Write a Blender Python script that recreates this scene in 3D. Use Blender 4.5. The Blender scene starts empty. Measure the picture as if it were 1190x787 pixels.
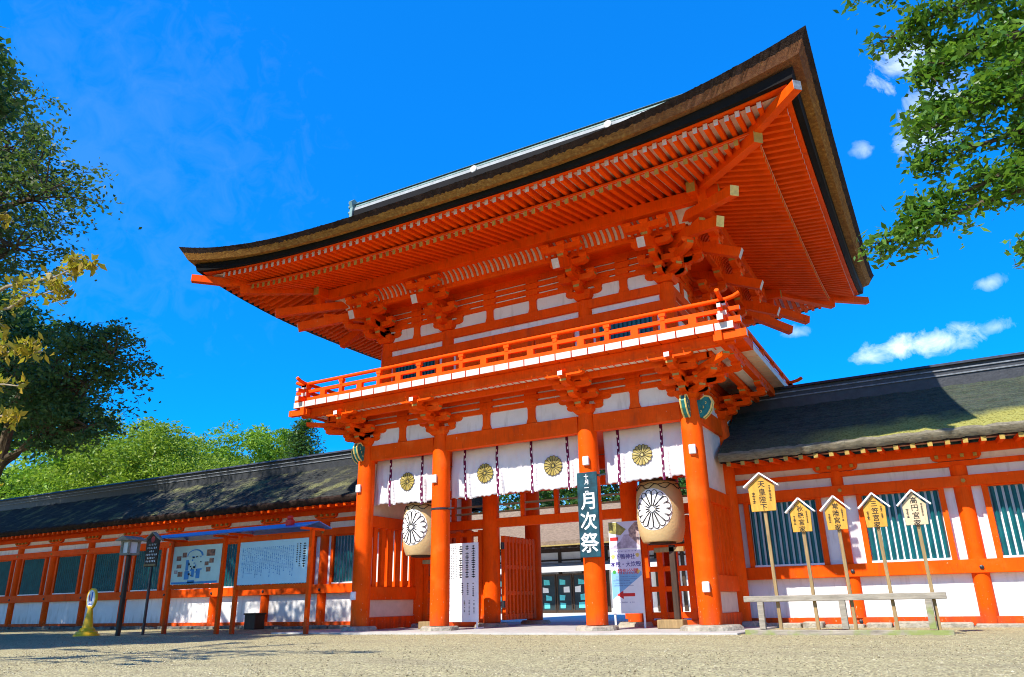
import bpy, math, random
import numpy as np
from mathutils import Vector, Matrix
random.seed(7); RNG = np.random.default_rng(23)
R = math.radians
scene = bpy.context.scene
COL = scene.collection
# ------------------------------------------------------------------ camera
cd = bpy.data.cameras.new("camera"); cam = bpy.data.objects.new("camera", cd); COL.objects.link(cam); scene.camera = cam
F, YAW, PITCH, ROLL = 873.78, R(29.163), R(19.398), R(-1.1422)
cd.sensor_fit = 'HORIZONTAL'; cd.sensor_width = 36.0; cd.lens = F / 1190 * 36.0
cd.clip_start = 0.1; cd.clip_end = 3000
fw = Vector((-math.sin(YAW) * math.cos(PITCH), math.cos(YAW) * math.cos(PITCH), math.sin(PITCH)))
rt = Vector((math.cos(YAW), math.sin(YAW), 0)); up = rt.cross(fw)
rt2 = math.cos(ROLL) * rt + math.sin(ROLL) * up; up2 = -math.sin(ROLL) * rt + math.cos(ROLL) * up
cam.matrix_world = Matrix(((rt2.x, up2.x, -fw.x, 8.934), (rt2.y, up2.y, -fw.y, -15.842), (rt2.z, up2.z, -fw.z, 0.466), (0, 0, 0, 1)))
try: scene.cycles.filter_width = 1.05
except Exception: pass
# ------------------------------------------------------------------ sky, sun, exposure
SUN = Vector((-0.27, -1.0, 1.085)).normalized()
EL = math.asin(SUN.z); AZ = math.atan2(SUN.x, SUN.y)
scene.view_settings.view_transform = 'Standard'; scene.view_settings.look = 'None'
scene.view_settings.exposure = 0.95; scene.view_settings.gamma = 1.0; scene.view_settings.use_curve_mapping = False
w = bpy.data.worlds.new("World"); scene.world = w; w.use_nodes = True
nt = w.node_tree; nt.nodes.clear(); N = nt.nodes.new; LK = nt.links.new
sky = N('ShaderNodeTexSky'); sky.sky_type = 'NISHITA'; sky.sun_disc = False
sky.sun_elevation = EL; sky.sun_rotation = AZ; sky.altitude = 50; sky.air_density = 1.0; sky.dust_density = 0.05; sky.ozone_density = 2.2
gam = N('ShaderNodeGamma'); gam.inputs[1].default_value = 1.0
hs = N('ShaderNodeHueSaturation'); hs.inputs['Saturation'].default_value = 1.75; hs.inputs['Hue'].default_value = 0.513; hs.inputs['Value'].default_value = 1.25
LK(sky.outputs[0], hs.inputs['Color'])
tc = N('ShaderNodeTexCoord')
def wmath(op, a, b=None, c=None):
    n = N('ShaderNodeMath'); n.operation = op
    for i, v in enumerate((a, b, c)):
        if v is None: continue
        if isinstance(v, (int, float)): n.inputs[i].default_value = v
        else: LK(v, n.inputs[i])
    return n.outputs[0]
cn = N('ShaderNodeTexNoise'); cn.inputs['Scale'].default_value = 26; cn.inputs['Detail'].default_value = 8; cn.inputs['Roughness'].default_value = 0.62
cn.inputs['Distortion'].default_value = 0.6
LK(tc.outputs['Generated'], cn.inputs['Vector'])
cloud = None
# cloud directions, angular half-size (rad), strength
def skyblob(d, rx, s, st=1.9):
    vd = N('ShaderNodeVectorMath'); vd.operation = 'DISTANCE'
    ms = N('ShaderNodeVectorMath'); ms.operation = 'MULTIPLY'; ms.inputs[1].default_value = (1, 1, st)
    LK(tc.outputs['Generated'], ms.inputs[0]); LK(ms.outputs[0], vd.inputs[0])
    vd.inputs[1].default_value = (d[0], d[1], d[2] * st)
    f = wmath('MULTIPLY_ADD', vd.outputs['Value'], -1.0 / rx, 1.0)
    f = wmath('MAXIMUM', f, 0.0)
    t = wmath('ADD', wmath('MULTIPLY', f, 0.55), wmath('MULTIPLY', cn.outputs[0], 1.35))
    m = N('ShaderNodeMapRange'); m.inputs[1].default_value = 0.84; m.inputs[2].default_value = 1.30; m.inputs[3].default_value = 0; m.inputs[4].default_value = s
    LK(t, m.inputs[0]); mm = wmath('MULTIPLY', m.outputs[0], wmath('MINIMUM', wmath('MULTIPLY', f, 4.0), 1.0))
    return mm
def pixdir(u, v):
    d = fw * F + rt2 * (u - 595) + up2 * (393.5 - v); return d.normalized()
for u, v, rx, s, st in ((1058, 74, .055, .6, 1.5), (1088, 116, .05, .5, 1.2), (1078, 158, .045, .55, 1.5), (1000, 173, .018, .3, 1.4), (1048, 405, .065, .75, 3.2), (1092, 396, .06, .65, 3.0), (1015, 414, .045, .5, 3.5),
                    (1150, 328, .03, .3, 2.5), (926, 386, .028, .3, 2.4), (1158, 380, .03, .3, 2.5), (110, 190, .34, .022, 1.2)):
    b = skyblob(pixdir(u, v), rx, s, st)
    cloud = b if cloud is None else wmath('MAXIMUM', cloud, b)
mx = N('ShaderNodeMix'); mx.data_type = 'RGBA'
ev = N('ShaderNodeMix'); ev.data_type = 'RGBA'; ev.inputs[0].default_value = 0.5; LK(hs.outputs[0], ev.inputs[6]); ev.inputs[7].default_value = (.03, .98, 3.5, 1)
LK(cloud, mx.inputs[0]); LK(ev.outputs[2], mx.inputs[6]); mx.inputs[7].default_value = (6.3, 6.8, 7.4, 1)
bg = N('ShaderNodeBackground'); bg.inputs[1].default_value = 0.15; LK(mx.outputs[2], bg.inputs[0])
wo = N('ShaderNodeOutputWorld'); LK(bg.outputs[0], wo.inputs[0])
sl = bpy.data.lights.new("sun", 'SUN'); sl.energy = 4.1; sl.angle = R(0.5); sl.color = (1.0, 0.95, 0.86)
so = bpy.data.objects.new("sun", sl); COL.objects.link(so); so.rotation_euler = SUN.to_track_quat('Z', 'Y').to_euler(); so.location = (-5, -20, 30)

# ------------------------------------------------------------------ materials
def mat(name, col, rough=.6, var=.15, scale=2.5, bump=.15, bscale=40, spec=.3, stretch=None, fn=None, metal=0.0, col2=None, lo=.3, hi=.7, bdist=.02):
    m = bpy.data.materials.new(name); m.use_nodes = True; t = m.node_tree; t.nodes.clear(); n = t.nodes.new; l = t.links.new
    out = n('ShaderNodeOutputMaterial'); bs = n('ShaderNodeBsdfPrincipled'); l(bs.outputs[0], out.inputs[0])
    bs.inputs['Roughness'].default_value = rough; bs.inputs['Specular IOR Level'].default_value = spec; bs.inputs['Metallic'].default_value = metal
    g = n('ShaderNodeNewGeometry'); pos = g.outputs['Position']
    if stretch:
        mp = n('ShaderNodeMapping'); mp.inputs['Scale'].default_value = stretch; l(pos, mp.inputs[0]); pos = mp.outputs[0]
    nz = n('ShaderNodeTexNoise'); nz.inputs['Scale'].default_value = scale; nz.inputs['Detail'].default_value = 6; nz.inputs['Roughness'].default_value = .65; l(pos, nz.inputs['Vector'])
    rp = n('ShaderNodeValToRGB'); rp.color_ramp.elements[0].position = lo; rp.color_ramp.elements[1].position = hi
    a = [max(0, c * (1 - var)) for c in col] + [1]; b = [min(1, c * (1 + var)) for c in (col2 or col)] + [1]
    rp.color_ramp.elements[0].color = a; rp.color_ramp.elements[1].color = b; l(nz.outputs[0], rp.inputs[0])
    c = rp.outputs[0]
    if fn: c = fn(n, l, g, c, bs)
    l(c, bs.inputs['Base Color'])
    if bump:
        bn = n('ShaderNodeTexNoise'); bn.inputs['Scale'].default_value = bscale; bn.inputs['Detail'].default_value = 5; l(pos, bn.inputs['Vector'])
        bp = n('ShaderNodeBump'); bp.inputs['Strength'].default_value = bump; bp.inputs['Distance'].default_value = bdist; l(bn.outputs[0], bp.inputs['Height']); l(bp.outputs[0], bs.inputs['Normal'])
    return m
def mixc(n, l, fac, a, b):
    x = n('ShaderNodeMix'); x.data_type = 'RGBA'; 
    if isinstance(fac, (int, float)): x.inputs[0].default_value = fac
    else: l(fac, x.inputs[0])
    for i, v in ((6, a), (7, b)):
        if isinstance(v, tuple): x.inputs[i].default_value = v
        else: l(v, x.inputs[i])
    return x.outputs[2]
def rng(n, l, v, a, b, c=0., d=1.):
    x = n('ShaderNodeMapRange'); x.inputs[1].default_value = a; x.inputs[2].default_value = b; x.inputs[3].default_value = c; x.inputs[4].default_value = d; l(v, x.inputs[0]); return x.outputs[0]
def mth(n, l, op, a, b):
    x = n('ShaderNodeMath'); x.operation = op
    for i, v in enumerate((a, b)):
        if isinstance(v, (int, float)): x.inputs[i].default_value = v
        else: l(v, x.inputs[i])
    return x.outputs[0]
def noise(n, l, v, s, det=5, stretch=None):
    if stretch:
        mp = n('ShaderNodeMapping'); mp.inputs['Scale'].default_value = stretch; l(v, mp.inputs[0]); v = mp.outputs[0]
    x = n('ShaderNodeTexNoise'); x.inputs['Scale'].default_value = s; x.inputs['Detail'].default_value = det; l(v, x.inputs['Vector']); return x.outputs[0]
def verm_fn(n, l, g, c, bs):
    sp = n('ShaderNodeSeparateXYZ'); l(g.outputs['Position'], sp.inputs[0])
    low = rng(n, l, sp.outputs[2], 1.3, 0.0, 0.0, 0.075)
    f = noise(n, l, g.outputs['Position'], 26, 6, (1, 1, .55))
    thr = mth(n, l, 'ADD', f, low)
    k = rng(n, l, thr, .715, .76, 0, .75)
    c = mixc(n, l, k, c, (.72, .42, .26, 1))
    st = noise(n, l, g.outputs['Position'], 5, 7, (1, 1, .25))
    k2 = rng(n, l, st, .58, .78, 0, .35)
    c = mixc(n, l, k2, c, (.50, .045, .004, 1))
    gm = mth(n, l, 'ADD', st, rng(n, l, sp.outputs[2], .38, .0, 0, .35)); c = mixc(n, l, rng(n, l, gm, .62, .95, 0, .6), c, (.20, .05, .025, 1))
    gr = noise(n, l, g.outputs['Position'], 34, 4, (1, 1, .12)); c = mixc(n, l, rng(n, l, gr, .52, .72, 0, .3), c, (.55, .045, .003, 1))
    fd = noise(n, l, g.outputs['Position'], 2.2, 7); return mixc(n, l, rng(n, l, fd, .56, .74, 0, .3), c, (.92, .20, .03, 1))
M = {}
M['verm'] = mat('vermilion_paint', (.88, .085, .0015), .58, .16, 1.6, .14, 30, .07, fn=verm_fn)
M['verm2'] = mat('vermilion_rafter_paint', (.88, .088, .0015), .65, .16, 2.3, .1, 30, .05)
M['ochre'] = mat('ochre_end_paint', (.42, .27, .06), .6, .25, 9, .1, 60)
M['tipwhite'] = mat('pale_end_paint', (.62, .52, .46), .6, .15, 9, .05, 60)
def plaster_fn(n, l, g, c, bs):
    f = noise(n, l, g.outputs['Position'], 1.2, 8, (1, 1, .5)); c = mixc(n, l, rng(n, l, f, .5, .8, 0, .5), c, (.62, .55, .47, 1))
    sp = n('ShaderNodeSeparateXYZ'); l(g.outputs['Position'], sp.inputs[0]); f2 = noise(n, l, g.outputs['Position'], 9, 6, (1, 1, .18))
    k = mth(n, l, 'ADD', f2, rng(n, l, sp.outputs[2], .42, 0, 0, .22)); return mixc(n, l, rng(n, l, k, .56, .85, 0, .55), c, (.40, .35, .28, 1))
M['plaster'] = mat('white_plaster', (.80, .78, .75), .85, .05, 3, .12, 60, .15, fn=plaster_fn)
M['soffit'] = mat('pale_soffit_board', (.74, .58, .46), .8, .1, 4, .05, 40, .1)
def cut_fn(n, l, g, c, bs):
    f = noise(n, l, g.outputs['Position'], 3, 6, (1, 1, 22)); c = mixc(n, l, rng(n, l, f, .45, .7, 0, .8), c, (.20, .075, .02, 1))
    f2 = noise(n, l, g.outputs['Position'], 14, 6); c = mixc(n, l, rng(n, l, f2, .5, .75, 0, .7), c, (.62, .34, .08, 1))
    sp = n('ShaderNodeSeparateXYZ'); l(g.outputs['Position'], sp.inputs[0]); f3 = noise(n, l, g.outputs['Position'], 1.5, 6)
    old = rng(n, l, mth(n, l, 'ADD', sp.outputs[0], mth(n, l, 'MULTIPLY', mth(n, l, 'SUBTRACT', f3, .5), 3)), 3.0, 6.5, 0, .7)
    low = rng(n, l, sp.outputs[1], -3.2, -2.4, 1, .25)
    return mixc(n, l, mth(n, l, 'MULTIPLY', old, low), c, mixc(n, l, f2, (.10, .035, .03, 1), (.28, .11, .07, 1)))
M['cut'] = mat('cut_cypress_bark_edge', (.36, .165, .035), .9, .35, 9, .9, 45, .1, (1, 1, 4), cut_fn, bdist=.05)
M['bark'] = mat('dark_cypress_bark', (.04, .024, .018), .92, .5, 5, .9, 36, .1, (1, 1, 2), bdist=.05)
M['blackwood'] = mat('black_lacquer_board', (.008, .007, .007), .7, .3, 4, .1, 30, .12)
def wing_fn(moss_sunband):
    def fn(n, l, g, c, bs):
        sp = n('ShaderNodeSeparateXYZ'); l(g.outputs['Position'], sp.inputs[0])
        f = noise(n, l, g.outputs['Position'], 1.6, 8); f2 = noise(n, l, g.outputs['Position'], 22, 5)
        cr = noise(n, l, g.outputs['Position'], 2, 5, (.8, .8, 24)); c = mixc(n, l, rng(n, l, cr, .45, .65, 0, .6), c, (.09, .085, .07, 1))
        if moss_sunband:
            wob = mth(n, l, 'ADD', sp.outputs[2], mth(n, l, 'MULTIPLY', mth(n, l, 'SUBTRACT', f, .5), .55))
            k = mth(n, l, 'MULTIPLY', rng(n, l, wob, 4.12, 3.86, .05, .95), rng(n, l, mth(n, l, 'ADD', sp.outputs[0], mth(n, l, 'MULTIPLY', f, 1.6)), 7.2, 8.3, .12, 1))  # moss and painted sunlight: bright low outer band, dark elsewhere standing for shade
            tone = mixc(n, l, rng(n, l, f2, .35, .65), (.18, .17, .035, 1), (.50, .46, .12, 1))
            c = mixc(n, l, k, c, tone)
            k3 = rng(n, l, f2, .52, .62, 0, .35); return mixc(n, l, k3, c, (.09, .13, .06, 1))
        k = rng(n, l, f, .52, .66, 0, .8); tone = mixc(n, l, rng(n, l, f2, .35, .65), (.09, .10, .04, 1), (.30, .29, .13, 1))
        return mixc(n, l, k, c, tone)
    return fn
M['wingroof_r'] = mat('moss_sunband_bark_roof', (.035, .05, .045), .95, .5, 6, 1.0, 30, .1, fn=wing_fn(True), bdist=.06)
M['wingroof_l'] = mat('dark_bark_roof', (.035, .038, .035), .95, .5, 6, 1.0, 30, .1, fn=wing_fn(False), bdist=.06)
M['wingcut'] = mat('weathered_bark_edge', (.30, .26, .18), .95, .4, 8, 1.0, 40, .1, (1, 1, 4), bdist=.05)
M['ridgetile'] = mat('dark_ridge_board', (.03, .032, .036), .5, .4, 6, .3, 20, .4)
M['ridgepale'] = mat('pale_ridge_edge', (.16, .175, .19), .6, .5, 8, .2, 30, .3)
M['copper'] = mat('verdigris_copper', (.17, .28, .26), .6, .3, 5, .2, 30, .35)
M['copperpale'] = mat('pale_copper', (.36, .37, .36), .7, .2, 5, .2, 30, .3)
M['teal'] = mat('teal_lattice_paint', (.006, .115, .13), .45, .3, 3, .06, 40, .4)
M['tealcarve'] = mat('teal_carving_paint', (.015, .16, .14), .5, .4, 8, .2, 30, .3)
M['gold'] = mat('gold_print', (.36, .27, .055), .45, .15, 9, .05, 60, .5)
M['goldrim'] = mat('gold_rim_paint', (.75, .55, .16), .5, .2, 9, .05, 60, .4)
M['black'] = mat('black_metal', (.02, .02, .024), .4, .2, 6, .05, 40, .5)
M['ink'] = mat('black_ink', (.015, .013, .013), .7, .1, 5, 0)
M['endcream'] = mat('cream_end_paint', (.62, .57, .50), .6, .12, 7, .08, 50, .2)
M['white'] = mat('white_paint', (.80, .80, .79), .5, .04, 5, .03, 60, .3)
M['cloth'] = mat('white_cotton', (.70, .67, .665), .9, .05, 3, .35, 9, .1)
M['purple'] = mat('purple_band', (.12, .012, .055), .85, .25, 30, .1, 90, .1)
M['whitebit'] = mat('white_braid', (.80, .76, .76), .85, .05, 10, 0)
def paper_fn(n, l, g, c, bs):
    f = noise(n, l, g.outputs['Position'], 3, 4, (.3, .3, 22)); return mixc(n, l, rng(n, l, f, .45, .7, 0, .5), c, (.60, .42, .22, 1))
M['paper'] = mat('lantern_paper', (.60, .43, .20), .8, .08, 4, .3, 20, .15, fn=paper_fn)
M['paperwhite'] = mat('white_lantern_paper', (.84, .81, .76), .8, .05, 4, .1, 20, .15)
M['signwood'] = mat('fresh_sign_wood', (.56, .29, .035), .55, .2, 4, .1, 30, .3, (6, 6, 1))
M['signwood_pale'] = mat('pale_sign_wood', (.62, .46, .27), .6, .2, 4, .1, 30, .3, (6, 6, 1))
M['polewood'] = mat('brown_pole_wood', (.30, .20, .09), .7, .3, 5, .15, 30, .2, (4, 4, .6))
def mossw(n, l, g, c, bs):
    sp = n('ShaderNodeSeparateXYZ'); l(g.outputs['Position'], sp.inputs[0]); f = noise(n, l, g.outputs['Position'], 5, 5)
    z = mth(n, l, 'SUBTRACT', mth(n, l, 'ADD', f, rng(n, l, sp.outputs[0], 7.2, 9.0, 0, .25)), rng(n, l, sp.outputs[2], -.2, .45, 0, .3))
    return mixc(n, l, rng(n, l, z, .46, .66, 0, .8), c, (.22, .27, .06, 1))
M['greywood'] = mat('weathered_grey_wood', (.30, .26, .20), .85, .35, 4, .35, 25, .15, (.7, 5, 5), mossw)
M['darkwood'] = mat('dark_brown_wood', (.05, .028, .016), .6, .4, 4, .2, 30, .3, (4, 4, .6))
M['plaque'] = mat('blue_green_plaque', (.007, .05, .07), .55, .7, 3.5, .1, 30, .3)
M['bluemetal'] = mat('blue_grey_sheet_metal', (.02, .13, .48), .35, .2, 3, .04, 20, .5)
M['yellow'] = mat('yellow_plastic', (.90, .50, .006), .45, .12, 6, .05, 50, .4)
M['red'] = mat('red_paint', (.62, .02, .015), .5, .1, 6, .03, 50, .4)
M['blue'] = mat('blue_print', (.02, .12, .55), .6, .1, 6, 0)
M['mapblue'] = mat('map_blue_print', (.06, .25, .50), .6, .2, 8, 0)
M['mapgreen'] = mat('pale_green_map_board', (.60, .70, .58), .5, .1, 3, 0, 10, .4)
M['textboard'] = mat('pale_blue_board', (.46, .66, .70), .45, .06, 3, 0, 10, .4)
M['photo1'] = mat('printed_photo_dark', (.10, .06, .07), .5, .8, 14, 0, 10, .4, col2=(.30, .12, .06))
M['photo2'] = mat('printed_photo_path', (.42, .36, .46), .5, .5, 7, 0, 10, .4)
M['photo3'] = mat('printed_photo_trees', (.16, .10, .20), .5, .6, 12, 0, 10, .4, col2=(.42, .30, .26))
M['photo4'] = mat('printed_photo_grove', (.30, .27, .07), .5, .6, 12, 0, 10, .4)
M['posterblue'] = mat('poster_blue_print', (.20, .42, .66), .5, .1, 2, 0)
M['posterlav'] = mat('poster_lavender_print', (.66, .64, .80), .5, .08, 2, 0)
M['navy'] = mat('navy_ink', (.05, .03, .22), .6, .1, 5, 0)
M['leafgreen'] = mat('green_print', (.05, .30, .05), .6, .2, 9, 0)
M['greyprint'] = mat('faint_grey_print', (.42, .38, .50), .6, .3, 12, 0)
M['stone'] = mat('rough_stone', (.34, .30, .23), .9, .4, 6, .7, 18, .2, bdist=.05)
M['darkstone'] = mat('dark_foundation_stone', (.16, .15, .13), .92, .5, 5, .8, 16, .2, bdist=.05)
M['paving'] = mat('pale_stone_paving', (.42, .40, .36), .85, .15, 4, .3, 30, .2)
M['glass'] = mat('dark_window_glass', (.03, .045, .05), .08, .3, 2, 0, 10, .6)
M['hallroof'] = mat('brown_bark_roof', (.27, .19, .125), .92, .3, 6, .9, 24, .1, bdist=.06)
M['awning'] = mat('grey_canvas_awning', (.58, .56, .50), .8, .1, 4, .05, 40, .2)
M['cyanprint'] = mat('cyan_poster_print', (.10, .55, .58), .5, .2, 6, 0)
M['trunk'] = mat('tree_bark', (.10, .075, .05), .95, .4, 6, .8, 14, .1, (1, 1, .4), bdist=.05)
M['palebark'] = mat('pale_twig_bark', (.30, .24, .16), .9, .3, 9, .4, 20, .1)
def gravel_fn(n, l, g, c, bs):
    v = n('ShaderNodeTexVoronoi'); v.inputs['Scale'].default_value = 42; l(g.outputs['Position'], v.inputs['Vector'])
    sp = n('ShaderNodeSeparateColor'); l(v.outputs['Color'], sp.inputs[0])
    c = mixc(n, l, .72, c, mixc(n, l, sp.outputs[0], (.13, .105, .05, 1), (.74, .66, .36, 1)))
    e = rng(n, l, v.outputs['Distance'], .35, .8, 0, .55); c = mixc(n, l, e, c, (.14, .11, .07, 1))
    f = noise(n, l, g.outputs['Position'], .9, 8, (.5, 1.6, 1)); c = mixc(n, l, rng(n, l, f, .5, .72, 0, .45), c, (.25, .21, .13, 1))
    f5 = noise(n, l, g.outputs['Position'], 7, 6); c = mixc(n, l, rng(n, l, f5, .55, .75, 0, .4), c, (.62, .56, .36, 1))
    f6 = noise(n, l, g.outputs['Position'], 19, 3); c = mixc(n, l, rng(n, l, f6, .66, .72, 0, .6), c, (.11, .085, .045, 1))
    b = n('ShaderNodeBump'); b.inputs['Strength'].default_value = .9; b.inputs['Distance'].default_value = .02; l(v.outputs['Distance'], b.inputs['Height']); b.invert = True
    l(b.outputs[0], bs.inputs['Normal']); return c
M['gravel'] = mat('beige_gravel', (.50, .43, .21), .95, .2, 3, 0, 10, .15, fn=gravel_fn)
def pebble_fn(n, l, g, c, bs):
    return mixc(n, l, g.outputs['Random Per Island'], (.15, .12, .065, 1), (.56, .49, .31, 1))
M['pebble'] = mat('loose_pebble', (.45, .38, .24), .9, .2, 3, 0, 10, .15, fn=pebble_fn)
M['court'] = mat('white_courtyard_gravel', (.60, .58, .53), .95, .1, 8, .3, 60, .1)
def leafmat(name, cols, trans=.45, rough=.5):
    m = bpy.data.materials.new(name); m.use_nodes = True; t = m.node_tree; t.nodes.clear(); n = t.nodes.new; l = t.links.new
    out = n('ShaderNodeOutputMaterial'); g = n('ShaderNodeNewGeometry'); rp = n('ShaderNodeValToRGB')
    el = rp.color_ramp.elements
    while len(el) < len(cols): el.new(.5)
    for i, c in enumerate(cols): el[i].position = i / (len(cols) - 1); el[i].color = (*c, 1)
    nz = noise(n, l, g.outputs['Position'], .55, 3)
    f = mth(n, l, 'ADD', mth(n, l, 'MULTIPLY', g.outputs['Random Per Island'], .6), mth(n, l, 'MULTIPLY', rng(n, l, nz, .3, .7), .4))
    l(f, rp.inputs[0])
    bs = n('ShaderNodeBsdfPrincipled'); bs.inputs['Roughness'].default_value = rough; bs.inputs['Specular IOR Level'].default_value = .35; l(rp.outputs[0], bs.inputs['Base Color'])
    tr = n('ShaderNodeBsdfTranslucent'); l(mixc(n, l, .5, rp.outputs[0], (.20, .34, .02, 1)), tr.inputs[0])
    mx = n('ShaderNodeMixShader'); mx.inputs[0].default_value = trans; l(bs.outputs[0], mx.inputs[1]); l(tr.outputs[0], mx.inputs[2]); l(mx.outputs[0], out.inputs[0])
    return m
M['leaf_dark'] = leafmat('dark_evergreen_leaves', [(.018, .06, .024), (.045, .12, .04), (.11, .18, .05)], .3)
M['leaf_olive'] = leafmat('olive_brown_leaves', [(.022, .06, .022), (.06, .11, .035), (.15, .15, .05)], .35)
M['leaf_forest'] = leafmat('fresh_green_leaves', [(.07, .18, .016), (.21, .38, .022), (.40, .54, .04)], .4)
M['leaf_forest2'] = leafmat('yellow_green_leaves', [(.08, .17, .014), (.22, .33, .02), (.42, .48, .045)], .4)
M['leaf_forest3'] = leafmat('deep_green_leaves', [(.015, .06, .014), (.04, .12, .02), (.09, .19, .03)], .35)
M['leaf_right'] = leafmat('glossy_green_leaves', [(.03, .10, .012), (.08, .20, .02), (.20, .33, .035)], .45, .35)
M['leaf_cherry'] = leafmat('yellowing_cherry_leaves', [(.10, .13, .02), (.40, .28, .02), (.60, .35, .025)], .5)

# ------------------------------------------------------------------ mesh builder
class MB:
    def __init__(s): s.v = []; s.f = []; s.m = []
    def add(s, vs, fs, m=0):
        o = len(s.v); s.v += [tuple(v) for v in vs]
        for i, f in enumerate(fs): s.f.append(tuple(o + k for k in f)); s.m.append(m if isinstance(m, int) else m[i])
        return s
    def box(s, x0, x1, y0, y1, z0, z1, m=0):
        return s.add([(x0, y0, z0), (x1, y0, z0), (x1, y1, z0), (x0, y1, z0), (x0, y0, z1), (x1, y0, z1), (x1, y1, z1), (x0, y1, z1)],
                     [(0, 3, 2, 1), (4, 5, 6, 7), (0, 1, 5, 4), (1, 2, 6, 5), (2, 3, 7, 6), (3, 0, 4, 7)], m)
    def bar(s, p0, p1, wd, h, m=0, e0=None, e1=None, upv=(0, 0, 1)):
        p0 = Vector(p0); p1 = Vector(p1); a = (p1 - p0).normalized(); sd = a.cross(Vector(upv)).normalized(); u = sd.cross(a)
        vs = [p + sd * (i * wd / 2) + u * (j * h / 2) for p in (p0, p1) for i, j in ((-1, -1), (1, -1), (1, 1), (-1, 1))]
        return s.add(vs, [(0, 1, 2, 3), (7, 6, 5, 4), (0, 4, 5, 1), (1, 5, 6, 2), (2, 6, 7, 3), (3, 7, 4, 0)],
                     [m if e0 is None else e0, m if e1 is None else e1, m, m, m, m])
    def prism(s, poly, o, u, v, wv, t, m=0, side=None):
        o = Vector(o); u = Vector(u); v = Vector(v); wv = Vector(wv); n = len(poly)
        vs = [o + u * a + v * b - wv * (t / 2) for a, b in poly] + [o + u * a + v * b + wv * (t / 2) for a, b in poly]
        fs = [tuple(range(n - 1, -1, -1)), tuple(range(n, 2 * n))] + [(i, (i + 1) % n, n + (i + 1) % n, n + i) for i in range(n)]
        sm = m if side is None else side
        return s.add(vs, fs, [m, m] + [sm(i) if callable(sm) else sm for i in range(n)])
    def tube(s, pts, rs, n=10, m=0, caps=True):
        pts = [Vector(p) for p in pts]; k = len(pts)
        if isinstance(rs, (int, float)): rs = [rs] * k
        vs = []; ref = Vector((0.13, 0.21, 1)) 
        for i, p in enumerate(pts):
            d = (pts[min(i + 1, k - 1)] - pts[max(i - 1, 0)]).normalized()
            a = d.cross(ref if abs(d.dot(ref.normalized())) < .95 else Vector((1, 0, 0))).normalized(); b = d.cross(a)
            for j in range(n):
                q = 2 * math.pi * j / n; vs.append(p + (a * math.cos(q) + b * math.sin(q)) * rs[i])
        fs = [(i * n + j, i * n + (j + 1) % n, (i + 1) * n + (j + 1) % n, (i + 1) * n + j) for i in range(k - 1) for j in range(n)]
        if caps: fs += [tuple(range(n - 1, -1, -1)), tuple((k - 1) * n + j for j in range(n))]
        return s.add(vs, fs, m)
    def lathe(s, prof, c, n=24, m=0, mf=None):
        vs = []; fs = []; ms = []; k = len(prof)
        for r, z in prof:
            for j in range(n): q = 2 * math.pi * j / n; vs.append((c[0] + r * math.cos(q), c[1] + r * math.sin(q), c[2] + z))
        for i in range(k - 1):
            for j in range(n): fs.append((i * n + j, i * n + (j + 1) % n, (i + 1) * n + (j + 1) % n, (i + 1) * n + j)); ms.append(mf(i) if mf else m)
        fs += [tuple(range(n - 1, -1, -1)), tuple((k - 1) * n + j for j in range(n))]; ms += [ms[0], ms[-1]]
        return s.add(vs, fs, ms)
    def quad(s, a, b, c, d, m=0): return s.add([a, b, c, d], [(0, 1, 2, 3)], m)
    def build(s, name, mats, parent=None, smooth=False, bevel=0, loc=None):
        me = bpy.data.meshes.new(name); o0 = Vector(origin(parent)) if parent else Vector(loc or (0, 0, 0))
        off = Vector(loc) if (parent and loc) else o0
        me.from_pydata([(v[0] - off.x, v[1] - off.y, v[2] - off.z) for v in s.v], [], s.f)
        if not isinstance(mats, (list, tuple)): mats = [mats]
        for q in mats: me.materials.append(q)
        me.polygons.foreach_set('material_index', s.m)
        if smooth: me.shade_smooth(); me.set_sharp_from_angle(angle=R(38))
        me.update()
        o = bpy.data.objects.new(name, me); COL.objects.link(o)
        if parent: o.parent = parent; o.location = off - o0
        else: o.location = off
        if bevel:
            b = o.modifiers.new('bevel', 'BEVEL'); b.width = bevel; b.segments = 1; b.limit_method = 'ANGLE'; b.angle_limit = R(50)
        return o
def origin(o):
    p = Vector((0, 0, 0))
    while o is not None: p += o.location; o = o.parent
    return p
def root(name, loc, label, cat, group=None):
    o = bpy.data.objects.new(name, None); COL.objects.link(o); o.location = loc; o.empty_display_size = .3
    return tag(o, label, cat, group)
def tag(o, label, cat, group=None):
    o['label'] = label; o['category'] = cat
    if group: o['group'] = group
    return o
def inst(src, parent, delta, name=None):
    o = src.copy(); COL.objects.link(o); o.parent = parent
    o.location = origin(src) + Vector(delta) - origin(parent); return o
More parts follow.
